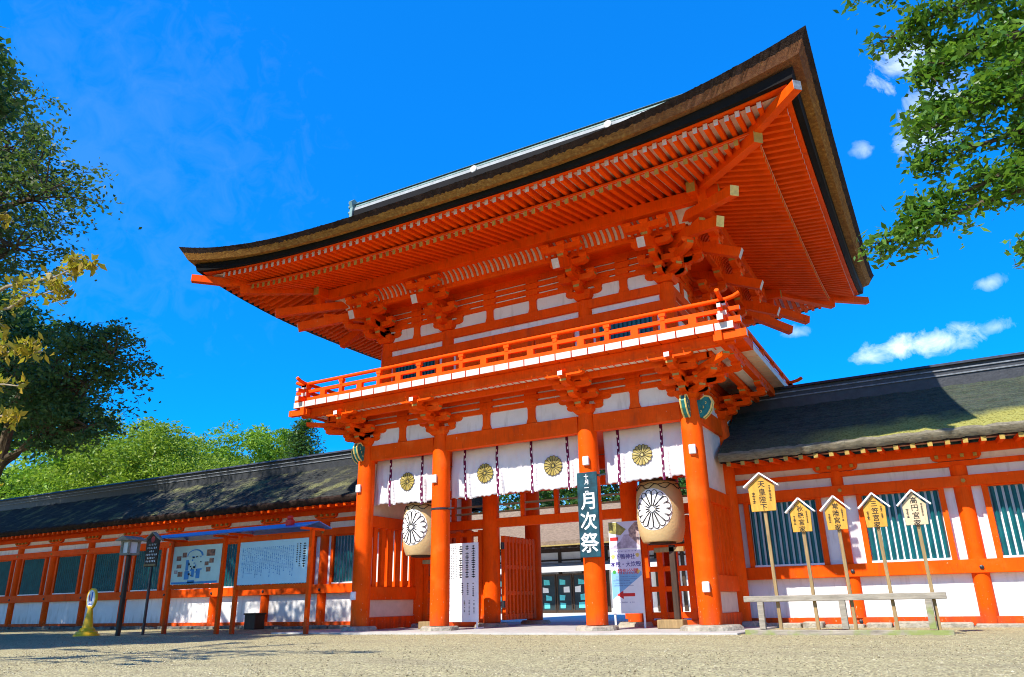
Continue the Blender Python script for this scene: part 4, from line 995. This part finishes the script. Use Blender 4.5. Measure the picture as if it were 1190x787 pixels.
def left_poster():
    x0, x1, z0, z1, y = -2.52, -1.55, .05, 1.95, .95
    ro = root('standing_text_board', (-2.0, y, -.11), 'white board of vertical black writing standing beside a front pillar', 'sign board')
    mb = MB(); mb.box(x0, x1, y, y + .03, z0, z1); mb.build('board', M['white'], ro, bevel=.004)
    mb = MB()
    for x in (x0 + .05, x1 - .04): mb.bar((x, y + .02, -.11), (x, y + .05, z1 - .1), .035, .03)
    mb.bar((x1 - .04, y - .12, -.105), (x1 - .04, y + .3, -.085), .03, .03); mb.build('leg', M['white'], ro)
    Y = y - .003; mb = MB()
    marks(mb, x0 + .36, x1 - .04, 1.03, z1 - .06, 3, 15, Y, .8, .04, seed=2, wf=.62, jitter=.1); marks(mb, x0 + .42, x1 - .06, .6, .98, 3, 9, Y, .7, .1, seed=5, wf=.4); marks(mb, x0 + .5, x1 - .05, .12, .56, 3, 14, Y, .7, .1, seed=9, wf=.35)
    marks(mb, x0 + .04, x0 + .36, 1.0, z1 - .06, 6, 22, Y, .6, .05, seed=3, jitter=.1)
    mb.build('black_writing', M['ink'], ro)
    mb = MB(); marks(mb, x0 + .04, x0 + .46, .15, .96, 12, 26, Y, .6, .25, seed=6, jitter=.6); mb.build('faint_writing', M['greyprint'], ro)
left_poster()

# ------------------------------------------------------------------ pole signs and barrier (right)
def house_sign(cx, y, zb_, zt, hw, m, chars, label, pole_x, size):
    ro = root('pole_sign', (pole_x, y, GZ), label, 'sign', 'house shaped wooden signs on poles by the barrier')
    ze = zt - .24; Y = y - .05
    mb = MB(); mb.prism([(-hw * .92, zb_), (hw * .92, zb_), (hw, ze), (0, zt - .04), (-hw, ze)], (cx, Y, 0), (1, 0, 0), (0, 0, 1), (0, 1, 0), .03); b = mb.build('board', m, ro, bevel=.004)
    mb = MB()
    for s in (-1, 1): mb.bar((cx, Y - .01, zt), (cx + s * (hw + .075), Y - .01, ze - .01), .13, .025, 0)
    mb.build('board_roof', M['white'], ro)
    mb = MB(); mb.bar((pole_x, y, GZ - .05), (cx, y, zt - .08), .058, .058, upv=(0, 1, 0)); mb.build('pole', M['polewood'], ro, bevel=.005)
    n = len(chars); zc = (zb_ + ze) / 2 + .05
    text(chars, cx + .005, zc, Y - .018, size, M['ink'], ro, .0012, True)
    mb = MB(); h = (ze - zb_) * .36
    marks(mb, cx - hw * .78, cx - hw * .48, zc - h * 1.0, zc + h * .45, 1, 8, Y - .0175, .8, .03, seed=n + int(cx * 10), jitter=.05, wf=.9); marks(mb, cx + hw * .48, cx + hw * .74, zc - h * .8, zc + h * 1.1, 1, 12, Y - .0175, .8, .03, seed=n * 3 + int(cx * 7), jitter=.05, wf=.8)
    mb.build('small_writing', M['ink'], ro)
SW, SPALE = M['signwood'], M['signwood_pale']
house_sign(5.983, -.915, 2.008, 2.718, .245, SW, '天皇陛下', 'tallest yellow house shaped pole sign, closest to the gate', 6.012, .135)
house_sign(6.618, -.915, 1.594, 2.195, .18, SW, '秋篠宮家', 'smaller yellow pole sign between the tallest sign and the one over the white wall strip', 6.643, .115)
house_sign(7.221, -.915, 1.596, 2.184, .18, SW, '常陸宮家', 'yellow pole sign in front of the wall strip between two lattice windows', 7.255, .115)
house_sign(7.86, -.915, 1.599, 2.182, .18, SW, '三笠宮家', 'half yellow half pale pole sign over the left part of a lattice window', 7.899, .115)
house_sign(8.487, -.915, 1.599, 2.182, .185, SPALE, '高円宮家', 'pale greyish wood pole sign, farthest from the gate', 8.521, .12)
def barrier():
    ro = root('wooden_barrier', (7.07, -1.0, GZ), 'low weathered grey wooden rail barrier in front of the pole signs', 'barrier')
    mb = MB(); mb.bar((5.43, -1.0, .455), (8.71, -1.0, .455), .10, .105); mb.build('rail', M['greywood'], ro, bevel=.008)
    for x in (5.715, 7.10, 8.43): mb = MB(); mb.box(x - .052, x + .052, -1.05, -.95, -.06, .403); mb.build('post', M['greywood'], ro, bevel=.006)
    mb = MB(); mb.bar((5.4, -1.0, -.13), (8.72, -1.0, -.145), .16, .13); mb.build('ground_beam', M['greywood'], ro, bevel=.01)
barrier()

# ------------------------------------------------------------------ notice boards etc (left)
def notice(x0, x1, zb_, zt, rx0, rx1, zr_, label, kind, y=-1.3):
    ro = root('notice_board', ((x0 + x1) / 2, y, GZ), label, 'notice board', 'roofed notice boards in front of the corridor')
    for x in (x0 - .05, x1 + .07): mb = MB(); mb.box(x - .05, x + .05, y - .05, y + .05, GZ, zr_ - .06); mb.build('post', V, ro, bevel=.006)
    for z in (zb_ - .07, zt + .06): mb = MB(); mb.bar((x0, y, z), (x1 + .02, y, z), .07, .11); mb.build('crossrail', V, ro, bevel=.005)
    mb = MB(); mb.box(x0, x1, y - .03, y + .01, zb_, zt); b = mb.build('board', M['mapgreen'] if kind == 'map' else M['textboard'], ro)
    mb = MB(); 
    for s in (-1, 1): mb.bar((rx0, y + s * .235, zr_ + .03), (rx1, y + s * .235, zr_ + .03), .50, .025, upv=(0, s * .30, 1))
    mb.build('sheet_roof', M['bluemetal'], ro)
    for x in (x0 - .05, x1 + .07): mb = MB(); mb.bar((x, y - .4, zr_ - .07), (x, y + .4, zr_ - .07), .06, .06); mb.build('roof_bearer', V, ro)
    Y = y - .034; W, H = x1 - x0, zt - zb_
    def P(u, v): return (x0 + u * W, Y, zb_ + v * H)
    if kind == 'map':
        mb = MB(); rr = random.Random(4)
        for (u, v, a, h) in ((.08, .62, .10, .12), (.20, .70, .09, .13), (.10, .42, .10, .10), (.06, .28, .07, .09), (.14, .20, .10, .13), (.70, .70, .17, .17), (.77, .52, .09, .12), (.68, .46, .08, .10), (.72, .30, .09, .12)):
            mb = MB(); mb.quad(P(u, v), P(u + a, v), P(u + a, v + h), P(u, v + h), 0); mb.build('photo_print', M[rr.choice(('photo1', 'photo1', 'photo3'))], b)
        mb = MB()
        for k in range(26):
            u = .33 + rr.random() * .28; v = .2 + rr.random() * .55; a = rr.uniform(.015, .05); h = rr.uniform(.02, .06); q = P(u, v); mb.quad((q[0], Y - .0005 * k, q[2]), (q[0] + a * W, Y - .0005 * k, q[2]), (q[0] + a * W, Y - .0005 * k, q[2] + h * H), (q[0], Y - .0005 * k, q[2] + h * H), k % 2)
        for k in range(2): mb.add([(x0 + W * (.47 + (.17 - .03 * k) * math.cos(t)), Y - .0002 - .015 * k, zb_ + H * (.72 + (.18 - .03 * k) * math.sin(t))) for t in np.linspace(0, math.pi, 12)], [tuple(range(12))], 0 if k == 0 else 2)
        for (u, v, a, h) in ((.29, .35, .06, .28), (.28, .12, .10, .22), (.42, .18, .06, .2), (.52, .14, .08, .25), (.36, .03, .14, .07), (.02, .01, .94, .05)): mb.quad(P(u, v), P(u + a, v), P(u + a, v + h), P(u, v + h), 0)
        mb.build('map_print', [M['mapblue'], M['ink'], M['mapgreen']], b)
    else:
        mb = MB(); marks(mb, x0 + W * .925, x0 + W * .975, zb_ + H * .28, zb_ + H * .9, 1, 11, Y, .75, 0, seed=3, jitter=.02, wf=.9); marks(mb, x0 + W * .83, x0 + W * .91, zb_ + H * .2, zb_ + H * .9, 2, 14, Y, .7, .1, seed=8, wf=.6)
        mb.build('heading_print', M['ink'], b)
        mb = MB(); marks(mb, x0 + W * .04, x0 + W * .81, zb_ + H * .12, zb_ + H * .86, 26, 24, Y, .7, .18, seed=13, wf=.55); mb.build('small_print', M['mapblue'], b)
        mb = MB(); mb.box(x1 - .60, x1 - .40, y - .30, y - .15, zr_ + .02, zr_ + .18); mb.box(x1 - .57, x1 - .43, y - .28, y - .17, zr_ + .18, zr_ + .27); mb.build('red_bell_box', M['red'], ro, bevel=.02)
notice(-10.26, -8.29, 1.13, 2.15, -10.9, -8.02, 2.40, 'notice board with a pictorial map and small photos', 'map')
notice(-7.59, -5.14, 1.05, 2.13, -8.02, -4.86, 2.41, 'notice board with a pale blue panel of fine writing and a red box on top', 'text')
def lantern_post():
    x, y = -10.4, -2.6; ro = root('lantern_post', (x, y, GZ), 'small grey wooden box lantern with a peaked roof on a dark post', 'lantern post')
    mb = MB(); mb.box(x - .048, x + .048, y - .048, y + .048, GZ, 1.88); mb.build('post', M['darkwood'], ro, bevel=.006)
    mb = MB(); mb.box(x - .19, x + .19, y - .17, y + .17, 1.88, 1.93)
    for sx in (-1, 1):
        for sy in (-1, 1): mb.box(x + sx * .155 - .028, x + sx * .155 + .028, y + sy * .14 - .028, y + sy * .14 + .028, 1.93, 2.24)
    mb.box(x - .19, x + .19, y - .17, y + .17, 2.22, 2.26); mb.build('lamp_frame', M['greywood'], ro)
    mb = MB(); mb.box(x - .13, x + .13, y - .115, y + .115, 1.93, 2.22); mb.build('lamp_paper', M['plaster'], ro)
    mb = MB(); mb.prism([(-.28, 2.28), (-.28, 2.255), (.28, 2.255), (.28, 2.28), (0, 2.38)], (x, y, 0), (1, 0, 0), (0, 0, 1), (0, 1, 0), .56); mb.build('roof', M['greywood'], ro)
lantern_post()
def dark_sign():
    x, y = -10.36, -1.9; ro = root('dark_pole_sign', (x, y, GZ), 'dark pointed sign on a thin black pole with white writing and a red disc', 'sign')
    mb = MB(); mb.bar((x, y, GZ), (x, y, 1.7), .055, .055, upv=(0, 1, 0)); mb.build('pole', M['black'], ro)
    Y = y - .05; mb = MB(); mb.prism([(-.25, 1.6), (.25, 1.6), (.28, 2.30), (0, 2.48), (-.28, 2.30)], (x, Y, 0), (1, 0, 0), (0, 0, 1), (0, 1, 0), .035); b = mb.build('board', M['darkwood'], ro, bevel=.004)
    mb = MB()
    for s in (-1, 1): mb.bar((x, Y - .01, 2.52), (x + s * .36, Y - .01, 2.30), .12, .03)
    mb.build('board_roof', M['greywood'], ro)
    mb = MB(); mb.add([(x + .085 * math.cos(q), Y - .02, 2.33 + .085 * math.sin(q)) for q in np.linspace(0, 2 * math.pi, 17)[:-1]], [tuple(range(16))]); mb.build('red_disc', M['red'], b)
    mb = MB()
    for k, (n, z) in enumerate(((5, 2.19), (6, 2.10), (3, 2.01), (7, 1.92), (5, 1.83), (6, 1.745))): marks(mb, x - .035 * n, x + .035 * n, z - .033, z + .033, n, 1, Y - .02, .9, 0, seed=k, jitter=0, wf=.8)
    mb.build('white_writing', M['white'], b)
    mb = MB(); mb.box(x - .24, x + .24, Y - .045, Y - .018, 1.62, 1.67); mb.build('ledge', M['polewood'], b)
dark_sign()
def yellow_stand():
    x, y = -11.74, -2.6; ro = root('smoking_sign_stand', (x, y, GZ), 'yellow floor stand with a round white sign face, nearest the left edge', 'sign stand')
    mb = MB(); mb.lathe([(.32, 0), (.32, .05), (.28, .06), (.27, .11), (.21, .13), (.19, .18), (.135, .22), (.12, .34), (.09, .5), (.065, .68), (.06, .76)], (x, y, GZ), 24); mb.build('stand_base', M['yellow'], ro, True)
    def disc(a, b, yy, t, m, nm, par, cz=.80):
        mb = MB(); mb.prism([(a * math.cos(q), cz + b * math.sin(q)) for q in np.linspace(0, 2 * math.pi, 29)[:-1]], (x, yy, 0), (1, 0, 0), (0, 0, 1), (0, 1, 0), t); return mb.build(nm, m, par)
    h = disc(.205, .275, y, .06, M['yellow'], 'sign_head', ro); f = disc(.165, .225, y - .032, .006, M['white'], 'sign_face', ro)
    mb = MB(); Y = y - .038
    mb.add([(x + .0 - .10, Y, .88), (x - .03, Y, .72), (x + .0, Y, .74), (x - .06, Y, .93)], [(0, 1, 2, 3)], 0); mb.add([(x + .02, Y, .97), (x + .07, Y, .97), (x + .07, Y, .74), (x + .02, Y, .74)], [(3, 2, 1, 0)], 1)
    mb.add([(x - .08, Y, .66), (x - .02, Y, .62), (x - .02, Y, .645), (x + .08, Y, .645), (x + .08, Y, .675), (x - .02, Y, .675), (x - .02, Y, .70)], [(0, 1, 2, 5, 6), (2, 3, 4, 5)], 1)
    mb.build('sign_print', [M['red'], M['blue']], f)
yellow_stand()
mb = MB(); mb.box(-10.72, -10.25, 1.85, 2.25, -.14, .28, 0); mb.box(-10.75, -10.22, 1.82, 2.28, .28, .33, 0); tag(mb.build('wooden_box', M['darkwood'], bevel=.01), 'small dark brown wooden box on the ground behind the notice boards', 'box')

# ------------------------------------------------------------------ hall and buildings beyond the gate
def hall():
    ro = root('shrine_hall', (-13, 29, -.1), 'brown bark roofed hall with glass doors seen through the gate', 'hall')
    mb = MB(); mb.box(-24, -1, 25, 34, -.1, 3.5); mb.build('wall', M['plaster'], ro)
    mb = MB()
    for x in np.arange(-24, -.9, 1.45): mb.box(x - .09, x + .09, 24.9, 25.05, -.1, 3.4)
    for z0, z1 in ((3.2, 3.42), (2.72, 2.80)): mb.box(-24, -1, 24.93, 25.03, z0, z1)
    mb.build('timber_frame', M['darkwood'], ro)
    mb = MB(); prof = [(23.25, 3.44), (23.12, 3.50), (23.1, 3.70)] + [(23.1 + 6.4 * t, 3.70 + 2.1 * t + .55 * t * t) for t in np.linspace(.1, 1, 8)]
    sec = prof + [(59 - y, z) for y, z in reversed(prof[:-1])]; k = len(sec); vs = []
    xs = np.linspace(-26, 1, 20)
    for x in xs:
        e = .35 * abs((x + 12.5) / 13.5) ** 3
        for y, z in sec: vs.append((x, y, z + e))
    mb.add(vs, [(i * k + j, (i + 1) * k + j, (i + 1) * k + j + 1, i * k + j + 1) for i in range(len(xs) - 1) for j in range(k - 1)], [1 if j < 1 else 0 for i in range(len(xs) - 1) for j in range(k - 1)])
    for i in (0, len(xs) - 1): mb.add([vs[i * k + j] for j in range(k)], [tuple(range(k))], 0)
    mb.build('roof', [M['hallroof'], M['goldrim']], ro, True)
    mb = MB()
    for x in np.arange(-25.5, 1, .5): mb.bar((x, 25, 3.5), (x, 23.25, 3.40), .1, .1)
    mb.build('rafters', M['darkwood'], ro)
    mb = MB(); mb.prism([(0, 2.15), (-.05, 2.12), (-1.7, 2.05), (-1.7, 2.10), (0, 2.62)], (-12, 24.9, 0), (0, 1, 0), (0, 0, 1), (1, 0, 0), 16); mb.build('awning', M['awning'], ro)
    for i in range(7):
        x = -15.2 + i * 1.02; mb = MB(); mb.box(x, x + .95, 24.80, 24.86, -.1, 2.0); d = mb.build('glass_door', M['glass'], ro)
        mb = MB(); 
        for a, b in ((x, x + .06), (x + .89, x + .95)): mb.box(a, b, 24.76, 24.80, -.1, 2.0)
        mb.box(x + .06, x + .89, 24.76, 24.80, 1.9, 2.0); mb.box(x + .06, x + .89, 24.76, 24.80, -.1, .05); mb.build('door_frame', M['darkwood'], d)
        rr = random.Random(i); mb = MB()
        for k in range(4):
            u = x + rr.uniform(.1, .45); v = .15 + .42 * k; mb.quad((u, 24.79 - .002 * k, v), (u + rr.uniform(.3, .4), 24.79 - .002 * k, v), (u + .36, 24.79 - .002 * k, v + rr.uniform(.2, .36)), (u, 24.79 - .002 * k, v + .3), (0, 0, 1, 0)[k])
        mb.build('paper_notice', [M['cyanprint'], M['white'], M['red']], d)
hall()

# ------------------------------------------------------------------ trees
def leaf_mesh(name, pts, size, m, parent, elong=1.9, droop=.0, upb=.5, var=.35):
    n = len(pts); a = RNG.normal(size=(n, 3)); a[:, 2] = a[:, 2] * .6 - droop; a /= np.linalg.norm(a, axis=1)[:, None]
    nn = RNG.normal(size=(n, 3)) * (1 - upb); nn[:, 2] += upb + .05; b = np.cross(a, nn); b /= np.linalg.norm(b, axis=1)[:, None] + 1e-9
    L = size * (1 + var * RNG.uniform(-1, 1, n)); W = L / elong; up_ = np.cross(b, a)
    c0 = pts; v = np.stack([c0 - a * (L / 2)[:, None], c0 + b * (W / 2)[:, None] - a * (L * .05)[:, None] - up_ * (W * .12)[:, None], c0 + a * (L / 2)[:, None], c0 - b * (W / 2)[:, None] - a * (L * .05)[:, None] - up_ * (W * .12)[:, None]], 1).reshape(-1, 3)
    o0 = np.array(origin(parent)); v = v - o0
    me = bpy.data.meshes.new(name); me.vertices.add(4 * n); me.vertices.foreach_set('co', v.ravel().astype(np.float32))
    me.loops.add(4 * n); me.loops.foreach_set('vertex_index', np.arange(4 * n, dtype=np.int32)); me.polygons.add(n)
    me.polygons.foreach_set('loop_start', np.arange(0, 4 * n, 4, dtype=np.int32)); me.polygons.foreach_set('loop_total', np.full(n, 4, dtype=np.int32))
    me.update(calc_edges=True); me.materials.append(m)
    o = bpy.data.objects.new(name, me); COL.objects.link(o); o.parent = parent; return o
def limb(mb, p0, p1, r0, r1, sag=.0, seg=6, wob=.06):
    p0 = Vector(p0); p1 = Vector(p1); L = (p1 - p0).length; pts = []; rs = []
    for i in range(seg + 1):
        t = i / seg; q = p0.lerp(p1, t) + Vector((0, 0, 1)) * (sag * L * math.sin(math.pi * t))
        if 0 < i < seg: q += Vector(RNG.normal(size=3)) * wob * L / seg * 1.5
        pts.append(q); rs.append(r0 + (r1 - r0) * t)
    mb.tube(pts, rs, 7); return pts
def tree(name, label, base, top, clusters, nsub, nleaf, size, m, group, r0=.3, bark='trunk', flat=.55, spread=.55, droop=.1, limbs=True, cat='tree', subr=.32):
    """clusters: (centre, radii); leaf sprays sit round sub-clumps in the outer half of each cluster"""
    ro = root(name, base, label, cat, group); mb = MB(); top = Vector(top)
    tp = limb(mb, base, top, r0, r0 * .55, .0, 7, .04); P = []
    for c, rad in clusters:
        c = Vector(c); rad = Vector(rad) if not isinstance(rad, (int, float)) else Vector((rad, rad, rad * .8))
        st = min(tp[2:], key=lambda q: (q - c).length + max(0, q.z - c.z) * 1.5); lp = limb(mb, st, c, r0 * .42, r0 * .1, .06, 6)
        for k in range(nsub):
            d = RNG.normal(size=3); d /= np.linalg.norm(d); d[2] = d[2] * .8 + .15; f = RNG.uniform(.35, 1.0) ** .6
            s = c + Vector((d[0] * rad.x * f, d[1] * rad.y * f, d[2] * rad.z * f)); 
            if limbs: limb(mb, lp[-1 - int(RNG.integers(0, 3))], s, r0 * .07 + .006, .006, .05, 4, .05)
            rr = min(rad) * subr * RNG.uniform(.7, 1.35)
            q = RNG.normal(size=(nleaf, 3)) * np.array([rr, rr, rr * flat]) * .62; q[:, 2] -= (q[:, 0] ** 2 + q[:, 1] ** 2) / max(rr, .01) * .25
            P.append(np.array(s) + q)
    mb.build('trunk', M[bark], ro, True)
    leaf_mesh('crown', np.concatenate(P), size, M[m], ro, droop=droop); return ro
def blob(cx, cy, cz, r, n, h=.8, seed=0):
    g = random.Random(seed); out = []
    for i in range(n):
        a = g.uniform(0, 2 * math.pi); t = g.uniform(-.6, 1); q = math.sqrt(max(0, 1 - t * t)) * g.uniform(.45, .8); out.append(((cx + r * q * math.cos(a), cy + r * q * math.sin(a), cz + r * h * t * .75), r * g.uniform(.36, .52)))
    return out
NB = 'trees left of the gate shading the corridor'
tree('evergreen_tree', 'tall dark evergreen tree overhanging from the left edge, crown high against the sky', (-15.5, -6.2, GZ), (-14.5, -6.4, 11),
     [((-10.7, -6.4, 11.2), (1.4, 1.6, 1.2)), ((-11.2, -6.6, 9.6), (1.9, 1.8, 1.1)), ((-12.0, -6.2, 12.6), (1.5, 1.7, 1.1)), ((-12.6, -6.6, 10.6), (2.2, 2, 1.7)), ((-13.4, -6.4, 14.0), (1.4, 1.6, 1.0)), ((-13.8, -6.3, 12.4), (2.2, 2, 1.7)), ((-14.4, -6.4, 15.6), (1.8, 1.8, 1.2)),
      ((-15.8, -6.2, 14), (2.4, 2.2, 1.8)), ((-16.5, -5.6, 10.5), (2.6, 2.4, 1.9)), ((-17.8, -5.4, 13), (2.4, 2.3, 1.9))], 22, 56, .15, 'leaf_olive', NB, .34)
tree('evergreen_tree', 'smaller dark evergreen with a drooping bough hanging above the corridor roof', (-15.5, -4.4, GZ), (-13.6, -4.6, 6.2),
     [((-8.9, -4.9, 6.6), (1.2, 1.1, 1.0)), ((-9.9, -4.8, 6.0), (1.4, 1.2, 1.2)), ((-11.0, -4.8, 6.4), (1.4, 1.2, 1.3)), ((-9.8, -4.9, 7.3), (1.1, 1.1, .6)), ((-12.2, -4.9, 6.0), (1.5, 1.3, 1.3)), ((-9.6, -4.8, 4.9), (1.0, 1.0, .7)), ((-11.2, -4.8, 5.0), (1.1, 1.0, .8)), ((-13.4, -4.7, 6.6), (1.5, 1.4, 1.2))], 26, 60, .13, 'leaf_dark', NB, .24)
tree('evergreen_tree', 'dark evergreen at the left edge whose lower boughs meet the corridor roof', (-23, -5, GZ), (-23, -4.6, 9), blob(-22.5, -3.8, 9.6, 5.2, 15, .8, 3), 46, 110, .23, 'leaf_dark', NB, .36, limbs=False)
tree('evergreen_tree', 'dark evergreen beyond the left edge, shading the far corridor end', (-32, -5, GZ), (-32, -5, 9), blob(-31.5, -4.5, 9.0, 5.6, 15, .8, 4), 44, 110, .26, 'leaf_dark', NB, .36, limbs=False)
tree('evergreen_tree', 'dark evergreen whose crown throws shade over the gravel and the notice boards', (-12, -13, GZ), (-12, -12.6, 7), [((-8.6, -10.8, 7.2), (1.9, 1.8, 1.3)), ((-10.5, -11, 9.0), (2.2, 2, 1.5)), ((-12.5, -12, 7.6), (2.4, 2.2, 1.6)), ((-11, -13.5, 8), (2.2, 2.2, 1.5)), ((-9.2, -13, 6.2), (1.8, 2, 1.2)), ((-14.5, -11.5, 9), (2.4, 2.4, 1.8)), ((-15.5, -13.5, 7.5), (2.4, 2.2, 1.6)), ((-17.5, -11.5, 8), (2.2, 2.2, 1.7)), ((-8.2, -12.4, 8.8), (1.4, 1.6, 1.0)), ((-8.2, -10.7, 11.4), (1.9, 1.8, 1.4)), ((-10.4, -10.6, 11.6), (1.9, 1.8, 1.4)), ((-12.6, -10.6, 12.0), (2, 2, 1.4)), ((-10.2, -12.2, 7.6), (2, 2, 1.2)), ((-19.5, -12, 9), (2.6, 2.4, 2)), ((-17, -10, 6.2), (2.4, 2.2, 1.6)), ((-14, -10.2, 5.6), (2.2, 2, 1.4)), ((-12.2, -10.2, 10.4), (1.8, 1.8, 1.2))], 44, 130, .2, 'leaf_dark', NB, .3, limbs=False)
# yellowing cherry near the camera on the left
def sprays(name, label, base, top, brs, nl, size, m, droop, bark, r0, whorl):
    ro = root(name, base, label, 'tree'); mb = MB(); tp = limb(mb, base, top, r0, r0 * .5, 0, 7, .03); P = []
    for a, b, n2, w_ in brs:
        st = min(tp[2:], key=lambda q: (q - Vector(a)).length); limb(mb, st, a, r0 * .35, r0 * .2, .05, 4, .04); pts = limb(mb, a, b, r0 * .2, .006, .04, 7, .05)
        for k in range(n2):
            t = RNG.uniform(.05, 1) ** .8; i = min(6, int(t * 7)); o_ = pts[i].lerp(pts[i + 1], t * 7 - i); d = Vector(RNG.normal(size=3)); d.z = d.z * .5; d += (Vector(b) - Vector(a)).normalized() * .9; d.normalize()
            e = o_ + d * w_ * RNG.uniform(.35, 1) * (1.15 - .5 * t); limb(mb, o_, e, .008, .003, .06, 3, .05)
            for q in range(nl):
                f = RNG.uniform(.45, 1.05); P.append(np.array(o_.lerp(e, f)) + RNG.normal(size=3) * whorl)
    mb.build('trunk', M[bark], ro, True); leaf_mesh('crown', np.array(P), size, M[m], ro, 2.3, droop, .45); return ro
sprays('cherry_tree', 'cherry tree with yellowing leaves reaching in from the left edge', (-3.6, -12.0, GZ), (-3.4, -11.6, 4.6),
       [((-2.6, -11.2, 4.35), (.45, -11.0, 4.45), 16, .32), ((-2.6, -11.2, 4.1), (-.1, -11.1, 4.25), 16, .35), ((-2.7, -11.3, 3.6), (-.45, -11.0, 3.5), 18, .33), ((-2.7, -11.3, 3.2), (-.5, -11.1, 3.05), 18, .34), ((-2.6, -11.3, 2.7), (-.45, -11.1, 2.66), 18, .32), ((-2.8, -11.3, 2.4), (-.7, -11.2, 2.2), 14, .28), ((-2.8, -11.3, 1.9), (-.35, -11.3, 1.8), 10, .25), ((-4.2, -11.9, 4.4), (-6.4, -12.4, 5.3), 26, .5), ((-3.6, -12.4, 4.3), (-3.9, -14.2, 5.4), 24, .5), ((-3.3, -11.4, 4.7), (-3.0, -10.6, 6.4), 24, .5), ((-4.0, -12.3, 3.6), (-5.6, -13.6, 4.2), 22, .45), ((-3.9, -11.6, 5), (-5.0, -10.9, 6.3), 24, .5), ((-2.8, -11.8, 4.6), (-1.9, -12.6, 5.6), 20, .45)],
       15, .115, 'leaf_cherry', 1.0, 'palebark', .16, .045)
br = []
for (xa, za, xb, zb_, yy, n) in ((10.9, 6.1, 9.18, 5.78, -8.5, 26), (10.9, 6.5, 9.1, 6.45, -8.5, 16), (10.9, 5.7, 9.75, 5.75, -8.2, 22), (10.9, 5.4, 9.45, 5.2, -8.6, 26), (10.8, 5.05, 9.42, 4.85, -8.4, 26), (10.8, 4.75, 9.35, 4.6, -8.6, 24), (10.7, 4.4, 9.36, 4.32, -8.5, 24), (10.6, 4.15, 9.15, 3.82, -8.5, 26), (10.4, 3.9, 8.88, 3.6, -8.5, 24), (10.9, 5.9, 10.1, 5.3, -8.0, 20), (10.8, 5.0, 10.2, 4.2, -8.2, 20), (10.6, 3.6, 10.05, 3.25, -8.4, 9), (11, 6.3, 9.9, 6.2, -8.1, 18), (10.9, 5.3, 10.0, 4.8, -8.7, 20)):
    br.append(((xa, yy + .1, za), (xb, yy, zb_), int(n * 1.5), .36))
br += [((13.2, -8.2, 5.6), (15.4, -8.0, 6.6), 30, .6), ((13, -8.6, 5.2), (13.6, -10.2, 6.4), 28, .6), ((12.8, -8, 6), (13.4, -6.6, 7.2), 28, .6), ((13, -8.4, 4.4), (14.8, -9.4, 4.6), 26, .55), ((12.4, -8.3, 6.4), (12.0, -8.6, 8.2), 30, .6)]
sprays('broadleaf_tree', 'glossy green broadleaf tree reaching in from the right edge', (13.2, -8.2, GZ), (12.6, -8.3, 6.2), br, 30, .085, 'leaf_right', .25, 'trunk', .2, .06)
# wooded slope beyond the left corridor
FG = 'trees beyond the left corridor'
fs = [(-62, 24, 15.6, 7.8, 'leaf_forest', 'rounded fresh green tree crown at the left edge beyond the corridor roof'), (-49, 20, 14.3, 6.8, 'leaf_forest', 'rounded fresh green tree beyond the roof, under the drooping bough'), (-40.5, 18, 12.7, 6.2, 'leaf_forest2', 'broad yellow green pine like tree beyond the middle of the corridor roof'), (-57, 16, 11, 5.5, 'leaf_forest3', 'deep green low tree just above the far end of the roof'),
      (-33, 19, 9.3, 5.0, 'leaf_forest2', 'yellow green tree sloping down toward the gate'), (-27, 20, 7.1, 4.2, 'leaf_forest', 'low fresh green tree nearest the gate above the corridor roof'), (-72, 30, 15, 8, 'leaf_forest3', 'deep green tree at the far left edge'), (-45, 32, 15.5, 6.5, 'leaf_forest', 'fresh green tree behind the broad pine like one'), (-36, 30, 10.8, 5.6, 'leaf_forest3', 'deep green tree behind the yellow green one')]
for i, (x, y, h, r, m, lb) in enumerate(fs):
    tree('woodland_tree', lb, (x, y, GZ), (x, y, h * .55), blob(x, y, h - r * .72, r, 13, .85, 20 + i), 34, 85, (.25 if r < 7 else .3) * r / 6, m, FG, .35, limbs=False, flat=.4, subr=.34)
# conifer by the gate
def conifer():
    x, y = -18.9, 12.0; ro = root('conifer_tree', (x, y, GZ), 'slender dark conifer top rising beside the gate balcony', 'tree', FG); mb = MB(); limb(mb, (x, y, GZ), (x, y, 9.6), .22, .02, 0, 8, .01); P = []
    for k in range(60):
        z = 4.2 + 5.4 * k / 60; L = 2.0 * (1 - k / 63) ** .8 + .12
        for a in RNG.uniform(0, 2 * math.pi, 4):
            e = Vector((x + L * math.cos(a), y + L * math.sin(a), z + .12 * L)); limb(mb, (x, y, z), e, .02, .005, .03, 3, .02)
            for t in np.linspace(.25, 1, 6): P.append(np.array((x + L * t * math.cos(a), y + L * t * math.sin(a), z + .12 * L * t)) + RNG.normal(size=(5, 3)) * .13)
    mb.build('trunk', M['trunk'], ro, True); leaf_mesh('crown', np.concatenate(P), .17, M['leaf_forest3'], ro, 2.4)
conifer()
for i, (x, y, h, r) in enumerate(((-20, 40, 12, 6.5), (-12, 41, 13, 6.5), (-5, 41, 12, 6), (2, 40, 12, 6))):
    tree('woodland_tree', ('dark tree behind the hall, glimpsed under the narrow bay curtain', 'dark tree behind the hall, glimpsed under the wide curtain', 'dark tree behind the hall, glimpsed beside the plaque', 'dark tree behind the hall, glimpsed past the lantern')[i], (x, y, GZ), (x, y, h * .5), blob(x, y, h - r * .7, r, 14, .9, 60 + i), 16, 40, .42, 'leaf_forest3', 'trees behind the hall', .35, limbs=False, flat=.45, subr=.45)
